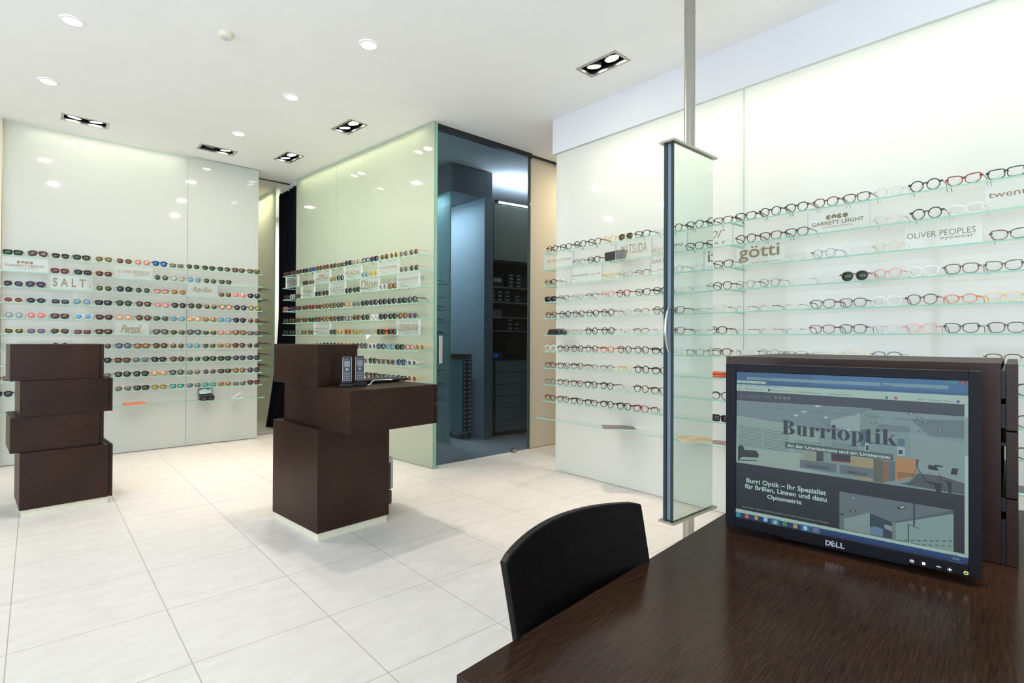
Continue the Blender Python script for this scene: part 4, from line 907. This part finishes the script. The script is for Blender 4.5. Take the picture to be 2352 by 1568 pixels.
NAM={'garrett':'GARRETT LEIGHT','oliver':'OLIVER PEOPLES eyewear','salt':'large SALT.','rayban':'script Ray-Ban','persol':'slanted script Persol','moscot':'MOSCOT','prada':'PRADA','tomford':'TOM FORD EYEWEAR','mui':'thin handwritten script','gucci':'widely spaced GUCCI','dior':'Dior','retro':'RetroSpecs and Co','twenty':'twenty two','cutler':'CUTLER AND GROSS','matsuda':'thin tall MATSUDA','nor':'slanted script partly behind mirror','masunaga':'MASUNAGA','barton':'BARTON','gotti':'big götti'}
SGD={'garrett':'three-line block capital lettering under four dots','oliver':'thin capitals above small lettering','salt':'large bold spaced capitals','rayban':'slanted handwritten two-word lettering','persol':'slanted bold script lettering underlined','moscot':'six capitals above a small line','prada':'five tall capitals','tomford':'one line of narrow capitals','mui':'fine handwritten signature lettering','gucci':'five widely spaced thin capitals','dior':'one large capital and three small letters','retro':'slanted lettering above tiny capitals','twenty':'lowercase two-word lettering','cutler':'dense tall bold capitals','matsuda':'tall thin round-cornered capitals','nor':'slanted script half behind mirror','masunaga':'thin capitals with small date','barton':'small serif capitals high on the plate','gotti':'huge rounded lowercase letters with umlaut'}
for w,r,a0,a1,k in SIGNS:
    Z={'L':ZL,'P':ZP,'R':ZR}[w]; z=Z[r]+.0008; h=Z[r-1]-Z[r]-.0105; L=abs(a1-a0); D=.02
    if w=='L': loc=(a0,LF+.012,z); rot=0
    elif w=='R': loc=(RF+.012,max(a0,a1),z); rot=-PI/2
    else:
        p=PA+PN*(.175-.012)+PD*max(a0,a1); loc=(p.x,p.y,z); rot=math.atan2(PD.y,PD.x)+PI
    t=thing('acrylic_sign','clear acrylic brand sign with %s, %s row, %s'%(SGD[k],ORD[r],WN[w].replace(' glass','')),'sign',loc,rot,'acrylic brand signs')
    mb=MB(); mb.box((0,0,0),(L,D,h),0,[0,0,0,1,0,1]); mb.obj('plate',[ACRYL,mat('polished_acrylic_edge',(222,232,228),.2,coat=.6)],t)
    lt=MB()
    for s,x,y,ww,hh,off,sh in TXT[k]:
        v,f=text_geo(s,off,sh); vv=fit(v,x*L,y*h,ww*L,hh*h)
        lt.add([(p[0],-.0008,p[1]) for p in vv],f)
    if k=='garrett':
        for i in range(4):
            cx=(.36+.09*i)*L; cz=.62*h; rr=.10*h; a0_=[(20,330),(-60,240),(30,340),(0,360)][i]
            P_=[(cx,cz)] if i<3 else []
            P_+=[(cx+rr*math.cos(math.radians(a0_[0]+(a0_[1]-a0_[0])*j/18)),cz+rr*math.sin(math.radians(a0_[0]+(a0_[1]-a0_[0])*j/18))) for j in range(19)]
            lt.add([(x,-.0008,zz) for x,zz in P_],[tuple([0,j,j+1]) for j in range(1,len(P_)-1)])
    if k=='persol': lt.box((.35*L,-.0009,.10*h),(.8*L,-.0006,.14*h))
    lt.obj('lettering',LETTER,t)
# ================================================================ CASES, CARDS, MAGAZINES
def rounded_bar(name,label,cat,L,D,Hh,m,loc,rot,bev=.012):
    t=thing(name,label,cat,loc,rot)
    MB().box((-L/2,-D/2,0),(L/2,D/2,Hh*.55)).obj('case_body',m,t,bevel=bev)
    MB().box((-L/2,-D/2,Hh*.56),(L/2,D/2,Hh)).obj('lid',m,t,bevel=bev); return t
ORA=mat('orange_leather',(196,92,44),.45,noise=.08,nscale=60); BLK=mat('black_leather',(28,27,26),.4,noise=.1,nscale=120)
t=thing('flat_case','flat orange box lying on the lowest shelf of the left wall','case',(.743,LF+.06,ZL[10]+.001),.1)
MB().box((-.085,-.035,0),(.085,.035,.013)).obj('box_body',mat('orange_card',(226,132,92),.6),t,bevel=.002)
MB().box((-.085,-.035,.0135),(.085,.035,.024)).obj('box_lid',mat('orange_card',(226,132,92),.6),t,bevel=.002)
t=thing('open_eyewear_case','open black sunglasses case with mirror in lid, lowest shelf, left wall','case',(1.385,LF+.078,ZL[10]+.001),0)
MB().box((-.068,-.035,0),(.068,.045,.055)).obj('case_body',BLK,t,bevel=.006)
o=MB().box((-.068,-.006,0),(.068,.006,.075)).obj('lid',BLK,t,bevel=.005); o.location=(0,.045,.05); o.rotation_euler=(math.radians(-12),0,0)
MB().box((-.06,-.0075,.012),(.06,-.006,.066)).obj('lid_mirror',mat('mirror_silver',(215,232,232),.03,1),o)
_g=glasses('wa','k','K',(1.385,LF+.006,ZL[10]+.001),0,'black sunglasses in front of the open black case, lowest shelf','sunglasses beside the open case',.95)
for c_ in _g.children:
    if c_.name.startswith('temple'): c_.rotation_euler=(0,0,math.radians(88 if c_.location.x>0 else -88))
t=thing('folded_card','small white folded card leaning open on lowest shelf, left wall','card',(1.685,LF+.05,ZL[10]+.001),.3)
WC=mat('white_card_paper',(226,224,214),.7)
MB().box((-.055,-.035,0),(.055,.035,.008)).obj('card_base',WC,t); o=MB().box((-.05,-.03,0),(.05,.03,.004)).obj('card_flap',mat('printed_card',(196,198,206),.6,noise=.15,nscale=80),t); o.location=(-.005,0,.035); o.rotation_euler=(0,math.radians(-30),0)
p=PA+PN*.05+PD*.66; rounded_bar('glasses_case','bright orange oval hard case on the sixth shelf of the partition','case',.24,.06,.055,mat('bright_orange_leather',(222,104,34),.4,noise=.05),(p.x,p.y,ZP[5]+.001),math.atan2(PD.y,PD.x),.02)
p=PA+PN*.18+PD*.80
o=MB().prism([(0,0),(.085,0),(.012,-.05)],0,.0006,0,lambda x,y,z:(x,z,y)).obj('paper_flag',WC,loc=(p.x,p.y,ZP[5]-.002),rotz=math.atan2(PD.y,PD.x)+PI); tag(o,'white triangular paper corner hanging from the partition shelf below the orange case','paper')
t=thing('glasses_case','black soft triangular case on the second shelf of the right wall','case',(RF+.05,2.532,ZR[1]+.001),-PI/2)
MB().prism([(-.085,0),(.07,0),(.088,.078),(-.09,.07)],-.03,.03,0,lambda x,y,z:(x,z,y)).obj('case_body',BLK,t,bevel=.006)
MB().prism([(.02,.002),(.068,.002),(.085,.075),(.02,.073)],-.0315,-.030,0,lambda x,y,z:(x,z,y)).obj('case_flap',mat('charcoal_fabric',(62,68,70),.8,noise=.2,nscale=150),t)
t=thing('glasses_case','long black wedge case at the far end of the sixth right wall shelf','case',(RF+.05,3.135,ZR[5]+.001),-PI/2)
MB().prism([(-.10,0),(.075,0),(.07,.04),(.04,.052),(-.08,.045)],-.035,.035,0,lambda x,y,z:(x,z,y)).obj('case_body',BLK,t,bevel=.008)
t=thing('leather_tray','brown leather tray on the seventh shelf above the monitor cabinet','tray',(RF+.06,.564,ZR[6]+.001),0)
MB().box((-.04,-.08,0),(.04,.08,.01)).obj('tray_base',mat('brown_leather',(150,84,52),.4,noise=.08),t,bevel=.004)
MB().tube([(-.04,-.08,.012),(.04,-.08,.012),(.04,.08,.012),(-.04,.08,.012)],.006,8,0,True).obj('tray_rim',mat('brown_leather',(150,84,52),.4),t,smooth=True)
rounded_bar('glasses_case','orange brown leather case between mirror and monitor, eighth shelf','case',.09,.05,.038,ORA,(RF+.04,1.70,ZR[7]+.001),PI/2,.01)
def magazine(label,x,y,z,rot,cc,L=.28,Wd=.21,noise=.4):
    t=thing('magazine',label,'magazine',(x,y,z),rot)
    MB().box((-Wd/2,-L/2,0),(Wd/2,L/2,.006)).obj('pages',mat('magazine_paper',(228,226,220),.6),t)
    MB().box((-Wd/2,-L/2,.0062),(Wd/2,L/2,.0072)).obj('cover',cc,t); return t
magazine('dark grey magazine lying on the lowest shelf left of the mirror',RF+.07,2.52,ZR[10]+.001,.75,mat('dark_cover',(86,86,80),.3,noise=.2,nscale=8),.24,.2)
magazine('open pale orange magazine on lowest shelf, reflected in the standing mirror',RF+.07,1.19,ZR[10]+.001,.75,mat('orange_cover',(232,190,150),.35,noise=.35,nscale=9),.24,.2)
magazine('brown covered magazine on lowest shelf between mirror and monitor',RF+.08,1.70,ZR[10]+.001,.1,mat('brown_cover',(140,112,92),.35,noise=.3,nscale=14),.17,.15)
magazine('glossy dark magazine on lowest shelf at the right photo edge',RF+.08,.28,ZR[10]+.001,.1,mat('night_cover',(60,66,80),.2,noise=.6,nscale=20),.2,.16)
# ================================================================ STACKED CABINETS
def block(t,name,x,y,w,d,z0,z1,fronts,end=True,gapw=.006,fw=.018):
    """body box with drawer fronts on the right (+x) end"""
    wb=w-fw-gapw if fronts else w
    o=MB().box((x,y,z0),(x+wb,y+d,z1)).obj(name,WOOD,t,bevel=.0015)
    if fronts:
        MB().box((x+wb,y+.01,z0+.01),(x+wb+gapw,y+d-.01,z1-.01)).obj('shadow_gap',BLACK,o)
        hh=(z1-z0)/fronts
        for k in range(fronts): MB().box((x+wb+gapw,y,z0+k*hh+(.002 if k else 0)),(x+w,y+d,z0+(k+1)*hh-.002*(k<fronts-1))).obj('drawer',WOOD,t,bevel=.001)
    return o
t=thing('stacked_cabinet','dark wood counter of three offset blocks beneath the phones and laptop','cabinet',(1.209,2.994,0),math.radians(5.6))
MB().box((.012,.012,0),(.473,.57,.046)).obj('plinth',PLINTH,t)
block(t,'lower_block',0,0,.483,.585,.046,.637,0)
c5,s5=math.cos(math.radians(5.6)),math.sin(math.radians(5.6))
def loc2(px,py,ox=1.209,oy=2.994): dx,dy=px-ox,py-oy; return dx*c5+dy*s5,-dx*s5+dy*c5
x,y=loc2(1.273,2.716); block(t,'middle_block',x,y,.606,.79,.638,.875,2)
x,y=loc2(1.226,3.062); block(t,'upper_block',x,y,.268,.57,.876,1.120,0)
t=thing('stacked_cabinet','dark wood tower of four offset drawer blocks standing at the left','cabinet',(-.071,4.616,0),math.radians(4.2))
MB().box((.012,.012,0),(.462,.44,.046)).obj('plinth',PLINTH,t)
block(t,'lower_block',0,0,.486,.45,.046,.410,3)
block(t,'second_block',-.045,.035,.484,.45,.411,.638,2)
block(t,'third_block',0,.033,.488,.45,.639,.871,2)
block(t,'top_block',-.048,.047,.486,.45,.872,1.109,2)
# computer tower behind the counter
t=thing('printer','tall slim grey and black printer standing behind the counter','printer',(1.705,3.30,0),math.radians(5.6))
GR=mat('charcoal_plastic',(52,54,56),.45); SV=mat('silver_plastic',(176,180,180),.35,.2)
MB().box((0,0,.012),(.165,.38,.11)).obj('base_drawer',GR,t,bevel=.012); MB().box((0,.005,.115),(.165,.38,.30)).obj('body',GR,t,bevel=.006)
pr=[(0,0),(.165,0),(.17,-.0),(.17,.19),(.15,.225),(.11,.24),(0,.24)]
MB().prism([(0,.18),(.15,.18),(.15,0),(.172,0),(.172,.19),(.16,.22),(.12,.238),(0,.238)],0,.38,0,lambda x,y,z:(x,z,y+.12)).obj('silver_cover',SV,t,bevel=.004)
for x in (.02,.14): MB().lathe([(.01,0),(.01,.012)],(x,.05,0),12).obj('foot',BLACK,t)
# phones
HS=mat('handset_black',(30,31,33),.35); KEY=mat('key_grey',(150,156,158),.5); SVS=mat('handset_silver_side',(176,174,168),.3,.7)
def phone(x,y,lab):
    t=thing('cordless_phone',lab,'phone',(x,y,.8755),math.radians(-28),'cordless phones on the counter')
    b=MB(); b.prism([(-.04,-.042),(.04,-.042),(.037,.042),(-.037,.042)],0,.018); b.prism([(-.03,-.03),(.03,-.03),(.03,.03),(-.03,.03)],.018,.032)
    b.obj('charging_cradle',BLACK,t,bevel=.004)
    h=MB().box((-.023,-.011,0),(.023,.011,.155)).obj('handset',HS,t,bevel=.004); h.location=(0,0,.022); h.rotation_euler=(math.radians(-7),0,0)
    MB().box((-.0255,-.009,.002),(-.0232,.009,.15)).box((.0232,-.009,.002),(.0255,.009,.15)).obj('side_trim',SVS,h)
    MB().box((-.016,-.0125,.092),(.016,-.0112,.128)).obj('display',mat('phone_display',(112,122,118),.2),h)
    MB().tube([(0,-.0112,.077),(0,-.0135,.077)],.0085,16).obj('navigation_key',KEY,h)
    kb=MB()
    for r_ in range(5):
        for c_ in range(3): kb.box((-.016+c_*.0115,-.0122,.012+r_*.0105),(-.007+c_*.0115,-.0111,.016+r_*.0105))
    kb.obj('keypad',KEY,h)
    v,f=text_geo('Panasonic'); MB().add([(p[0],-.0115,p[1]) for p in fit(v,-.013,.135,.026,.005)],f).obj('brand_lettering',KEY,h)
phone(1.373,2.974,'left one of two black cordless phones upright in chargers on counter')
phone(1.471,3.010,'right one of two black cordless phones, in front of the laptop')
t=thing('laptop','thin black laptop opened nearly flat on the counter behind the phones','laptop',(1.735,3.155,.8765),math.radians(8))
MB().box((-.15,-.05,.004),(.14,.16,.018)).obj('base',BLACK,t,bevel=.004)
o=MB().box((-.15,0,0),(-.142,.2,.10)).obj('screen_lid',BLACK,t,bevel=.003); o.location=(0,-.03,.012); o.rotation_euler=(0,math.radians(-32),0)
kb=MB()
for i in range(12):
    for j in range(5): kb.box((-.12+i*.02,0+j*.02,.018),(-.104+i*.02,.016+j*.02,.0195))
kb.obj('keyboard',mat('dark_keys',(40,42,44),.5),t)
for x_,y_ in ((-.13,-.03),(.12,-.03),(-.13,.14),(.12,.14)): MB().lathe([(.006,0),(.006,.004)],(x_,y_,0),8).obj('foot',BLACK,t)
o=MB().tube([(1.50,2.955,.881),(1.52,2.965,.882),(1.545,3.01,.887),(1.585,3.05,.898),(1.65,3.06,.897),(1.70,3.075,.895),(1.73,3.085,.893)],[.0028]*5+[.004,.005],8).obj('charging_cable',mat('white_cable',(222,222,226),.5),smooth=True); tag(o,'white charging cable lying across the edge of the black laptop','cable')
# ================================================================ STANDING MIRROR
t=thing('standing_mirror','tall double sided mirror hung on a steel floor-to-ceiling pole','mirror',(2.735,1.572,0))
pl=MB().tube([(0,0,2.215),(0,0,CEIL)],.030,28); pl.obj('upper_pole',STEEL,t,smooth=True)
MB().lathe([(.0315,2.98),(.0315,2.985)],n=28).obj('pole_joint',STEEL,t)
MB().tube([(0,0,0),(0,0,.19)],.030,28).obj('lower_pole',STEEL,t,smooth=True)
MB().box((-.228,-.046,2.205),(.232,.046,2.217)).obj('top_plate',STEEL,t,bevel=.001)
MB().box((-.228,-.046,.188),(.232,.046,.200)).obj('bottom_plate',STEEL,t,bevel=.001)
MB().box((-.20,-.012,.203),(.20,.012,2.203)).obj('core_profile',mat('grey_blue_profile',(126,142,156),.45,.3),t)
MIR=mat('green_tint_mirror',(226,236,228),.0,1); GEDG=mat('dark_green_mirror_edge',(16,72,58),.2,coat=.5)
MB().box((-.206,-.031,.203),(.206,-.0255,2.203),0,[1,1,0,1,2,1]).obj('mirror_pane',[MIR,GEDG,BLACK],t)
MB().box((-.206,.0255,.203),(.206,.031,2.203),0,[1,1,2,1,0,1]).obj('mirror_pane',[MIR,GEDG,BLACK],t)
MB().box((-.206,-.0255,.203),(-.200,-.0125,2.203)).box((-.206,.0125,.203),(-.200,.0255,2.203)).obj('rubber_seal',mat('dark_teal_seal',(30,44,52),.6),t)
MB().tube([(-.205-.034*math.sin(PI*i/14)**.8 if 0<i<14 else -.204,0,1.095+.235*i/14) for i in range(15)],[.004+.004*math.sin(PI*i/14) for i in range(15)],10).obj('pull_handle',CHROME,t,smooth=True)
# ================================================================ DESK, CHAIR
AD=math.radians(5.5)
t=thing('desk','large dark wood desk with fine grain carrying the monitor','desk',(.397,.543,0),AD)
MB().box((0,-1.0,.695),(1.40,0,.74)).obj('desktop',WOODT,t,bevel=.0012)
MB().box((1.32,-.95,0),(1.36,-.05,.695)).obj('leg_panel',WOOD,t,bevel=.001); MB().box((.35,-.55,.35),(1.32,-.52,.695)).obj('modesty_panel',WOOD,t,bevel=.001)
MB().box((.32,-.95,0),(.36,-.05,.695)).obj('leg_panel',WOOD,t,bevel=.001)
t=thing('chair','black wooden chair with curved plywood back tucked behind the desk','chair',(.70,.46,0),AD)
CH=mat('black_stained_wood',(10,8,8),.4,noise=.25,nscale=50,spec=.18)
mb=MB();nu=20;nv=10;vs=[]
for side in (0,1):
    for j in range(nv+1):
        z=.46+(.845-.46)*j/nv
        for i in range(nu+1):
            u=i/nu*2-1; wv=.19-.014*(1-j/nv)
            y=.165-.04*u*u+(z-.845)*.20+side*.013
            zz=z+(.012*(1-u*u) if j==nv else 0)+(-.003 if j==nv and abs(u)>.97 else 0)
            vs.append((wv*u,y,zz))
N=(nu+1)*(nv+1); fs=[]
for j in range(nv):
    for i in range(nu):
        a=j*(nu+1)+i; fs.append((a,a+1,a+nu+2,a+nu+1)); fs.append((N+a+nu+1,N+a+nu+2,N+a+1,N+a))
for i in range(nu):
    fs.append((i+1,i,N+i,N+i+1)); a=nv*(nu+1)+i; fs.append((a,a+1,N+a+1,N+a))
for j in range(nv):
    a=j*(nu+1); fs.append((a,a+nu+1,N+a+nu+1,N+a)); a+=nu; fs.append((a+nu+1,a,N+a,N+a+nu+1))
mb.add(vs,fs); mb.obj('backrest',CH,t,bevel=.0025)
MB().box((-.20,-.25,.445),(.20,.12,.465)).obj('seat',CH,t,bevel=.006)
for sx in (-1,1):
    MB().tube([(sx*.17,.03,.47),(sx*.17,.07,.52),(sx*.165,.10,.60)],.010,10).obj('back_bracket',CHROME,t,smooth=True)
    for y_ in (-.22,.10): MB().tube([(sx*.175,y_,0),(sx*.175,y_,.445)],.011,12).obj('leg',CHROME,t,smooth=True)
# cabinet on the desk
AB=math.radians(5.2)
t=thing('desk_cabinet','dark wood drawer cabinet on the desk behind the monitor','cabinet',(1.361,.138,.7405),AB)
MB().box((0,.006,0),(.44,.517,.376)).obj('body',WOOD,t,bevel=.0015)
MB().box((.0,.0,.31),(.44,.0058,.362)).box((0,0,.255),(.44,.0058,.30)).box((0,0,.222),(.44,.0058,.228)).box((0,0,.10),(.44,.0058,.125)).box((0,0,.0),(.44,.0058,.085)).obj('drawer_runner',BLACK,t)
for k in range(3): MB().box((0,-.0175,k*.1255),(.44,0,k*.1255+.1235)).obj('drawer',WOOD,t,bevel=.0012)
# ================================================================ MONITOR
MA=Vector((1.1407,.5657));MD=Vector((.15879,-.98731)); ang=math.atan2(MD.y,MD.x)
t=thing('computer_monitor','black flat monitor showing an optician web page on the desk','monitor',(MA.x,MA.y,.7405),ang)
Z0=.7405
W_,H0,H1=.4188,.755-Z0,1.1065-Z0; sx0,sx1,sz0,sz1=.0206,.4018,.7755-Z0,1.0895-Z0
bz=MB()
for a_,b_ in (((0,H0),(sx0,H1)),((sx1,H0),(W_,H1)),((sx0,H0),(sx1,sz0)),((sx0,sz1),(sx1,H1))): bz.box((a_[0],-.004,a_[1]),(b_[0],.018,b_[1]))
bz.obj('bezel',BEZEL,t,bevel=.0012)
MB().box((.004,.018,H0+.004),(W_-.004,.045,H1-.004)).box((.10,.045,.06),(.32,.065,.28)).obj('rear_housing',BLACK,t,bevel=.006)
MB().box((.17,.055,.012),(.25,.085,.25)).obj('stand_neck',BLACK,t,bevel=.004)
MB().box((.10,.022,0),(.32,.12,.012)).obj('stand_base',BLACK,t,bevel=.004)
def scr(c): 
    k='screen_%d_%d_%d'%c
    if k in MATS: return MATS[k]
    m=mat(k,c,.35,spec=.35,emit=.0001); p=m.node_tree.nodes['Principled BSDF']
    p.inputs['Base Color'].default_value=(.012,.014,.014,1); p.inputs['Emission Strength'].default_value=SCRE
    return m
sm=MB(); mats=[scr(c) for c in SCOL]
sm.box((sx0,.0,sz0),(sx1,.010,sz1),len(mats)); y=-.00005
def clip(P,ax,lim,keep):
    out=[]
    for i in range(len(P)):
        a,b=P[i],P[(i+1)%len(P)]; ia=keep(a[ax],lim); ib=keep(b[ax],lim)
        if ia: out.append(a)
        if ia!=ib:
            t_=(lim-a[ax])/(b[ax]-a[ax]); out.append((a[0]+(b[0]-a[0])*t_,a[1]+(b[1]-a[1])*t_))
    return out
for q in SPOLY:
    P_=[(q[1+2*i],q[2+2*i]-Z0) for i in range((len(q)-1)//2)]
    for ax,lim,kp in ((0,sx0,lambda a,l:a>=l),(0,sx1,lambda a,l:a<=l),(1,sz0,lambda a,l:a>=l),(1,sz1,lambda a,l:a<=l)):
        P_=clip(P_,ax,lim,kp) if P_ else P_
    if len(P_)<3: continue
    y-=.000012; ar=sum(P_[i][0]*P_[(i+1)%len(P_)][1]-P_[(i+1)%len(P_)][0]*P_[i][1] for i in range(len(P_)))
    if ar<0: P_=P_[::-1]
    sm.add([(x,y,z) for x,z in P_],[tuple(range(len(P_)))],q[0])
y-=.00005
for c,s,x,z,w,h,b in STEXT:
    z-=Z0
    if b==9:
        pen=0; G=[]
        for ch in s:
            S,adv=fat_letter(ch); G+=[[(px+pen,pz) for px,pz in P_] for P_ in S]; pen+=adv
        for P_ in G: sm.add([(x+px/pen*w,y,z+pz/.73*h) for px,pz in P_],[tuple(range(len(P_)))],c)
        continue
    v,f=text_geo(s,.012 if b==1 else (.022 if b==2 else 0)); v=fit(v,x,z,w,h,.72)
    sm.add([(p[0],y,p[1]) for p in v],f,c)
sm.obj('screen',mats+[BLACK],t)
lg=MB(); v,f=text_geo('D',.03); lx,lz,lw,lh=LOGO; lz-=Z0
for s,a_,b_ in (('D',0,.27),('E',.25,.52),('L',.55,.75),('L',.78,1)):
    v,f=text_geo(s,.035); vv=fit(v,lx+a_*lw,lz,(b_-a_)*lw,lh)
    if s=='E':
        cx_,cz_=lx+(a_+b_)/2*lw,lz+lh/2; vv=[(cx_+(p-cx_)*.82-(q-cz_)*.45,cz_+(q-cz_)*.86+(p-cx_)*.42) for p,q in vv]
    lg.add([(p[0],-.0048,p[1]) for p in vv],f)
lg.obj('logo',mat('logo_silver',(205,205,215),.3,.6),t)
for i,(x,z) in enumerate(BTN):
    z-=Z0; o=MB().tube([(x,-.0035,z),(x,-.0062,z)],.0062,20).obj('button',mat('button_black',(14,14,17),.25),t,smooth=True)
    ic=MB()
    if i==3: ic.box((x-.003,-.0068,z-.0006),(x+.003,-.0063,z+.0006)).box((x-.0006,-.0068,z-.003),(x+.0006,-.0063,z+.003))
    elif i==2: ic.box((x-.003,-.0068,z-.0006),(x+.003,-.0063,z+.0006))
    elif i==1: ic.box((x-.0022,-.0068,z-.0022),(x+.0022,-.0063,z+.0022))
    elif i==0: ic.tube([(x+.0026*math.cos(k*PI/6),-.0065,z+.0018*math.sin(k*PI/6)) for k in range(12)],.0006,5,0,True)
    else: ic.tube([(x+.0026*math.sin(math.radians(a)),-.0065,z+.0026*math.cos(math.radians(a))) for a in range(30,331,20)],.0005,5); ic.box((x-.0004,-.0068,z),(x+.0004,-.0063,z+.003))
    ic.obj('icon',mat('icon_white',(220,225,220),.5,emit=.3) if i<4 else mat('icon_green',(210,230,110),.5,emit=.8),o)
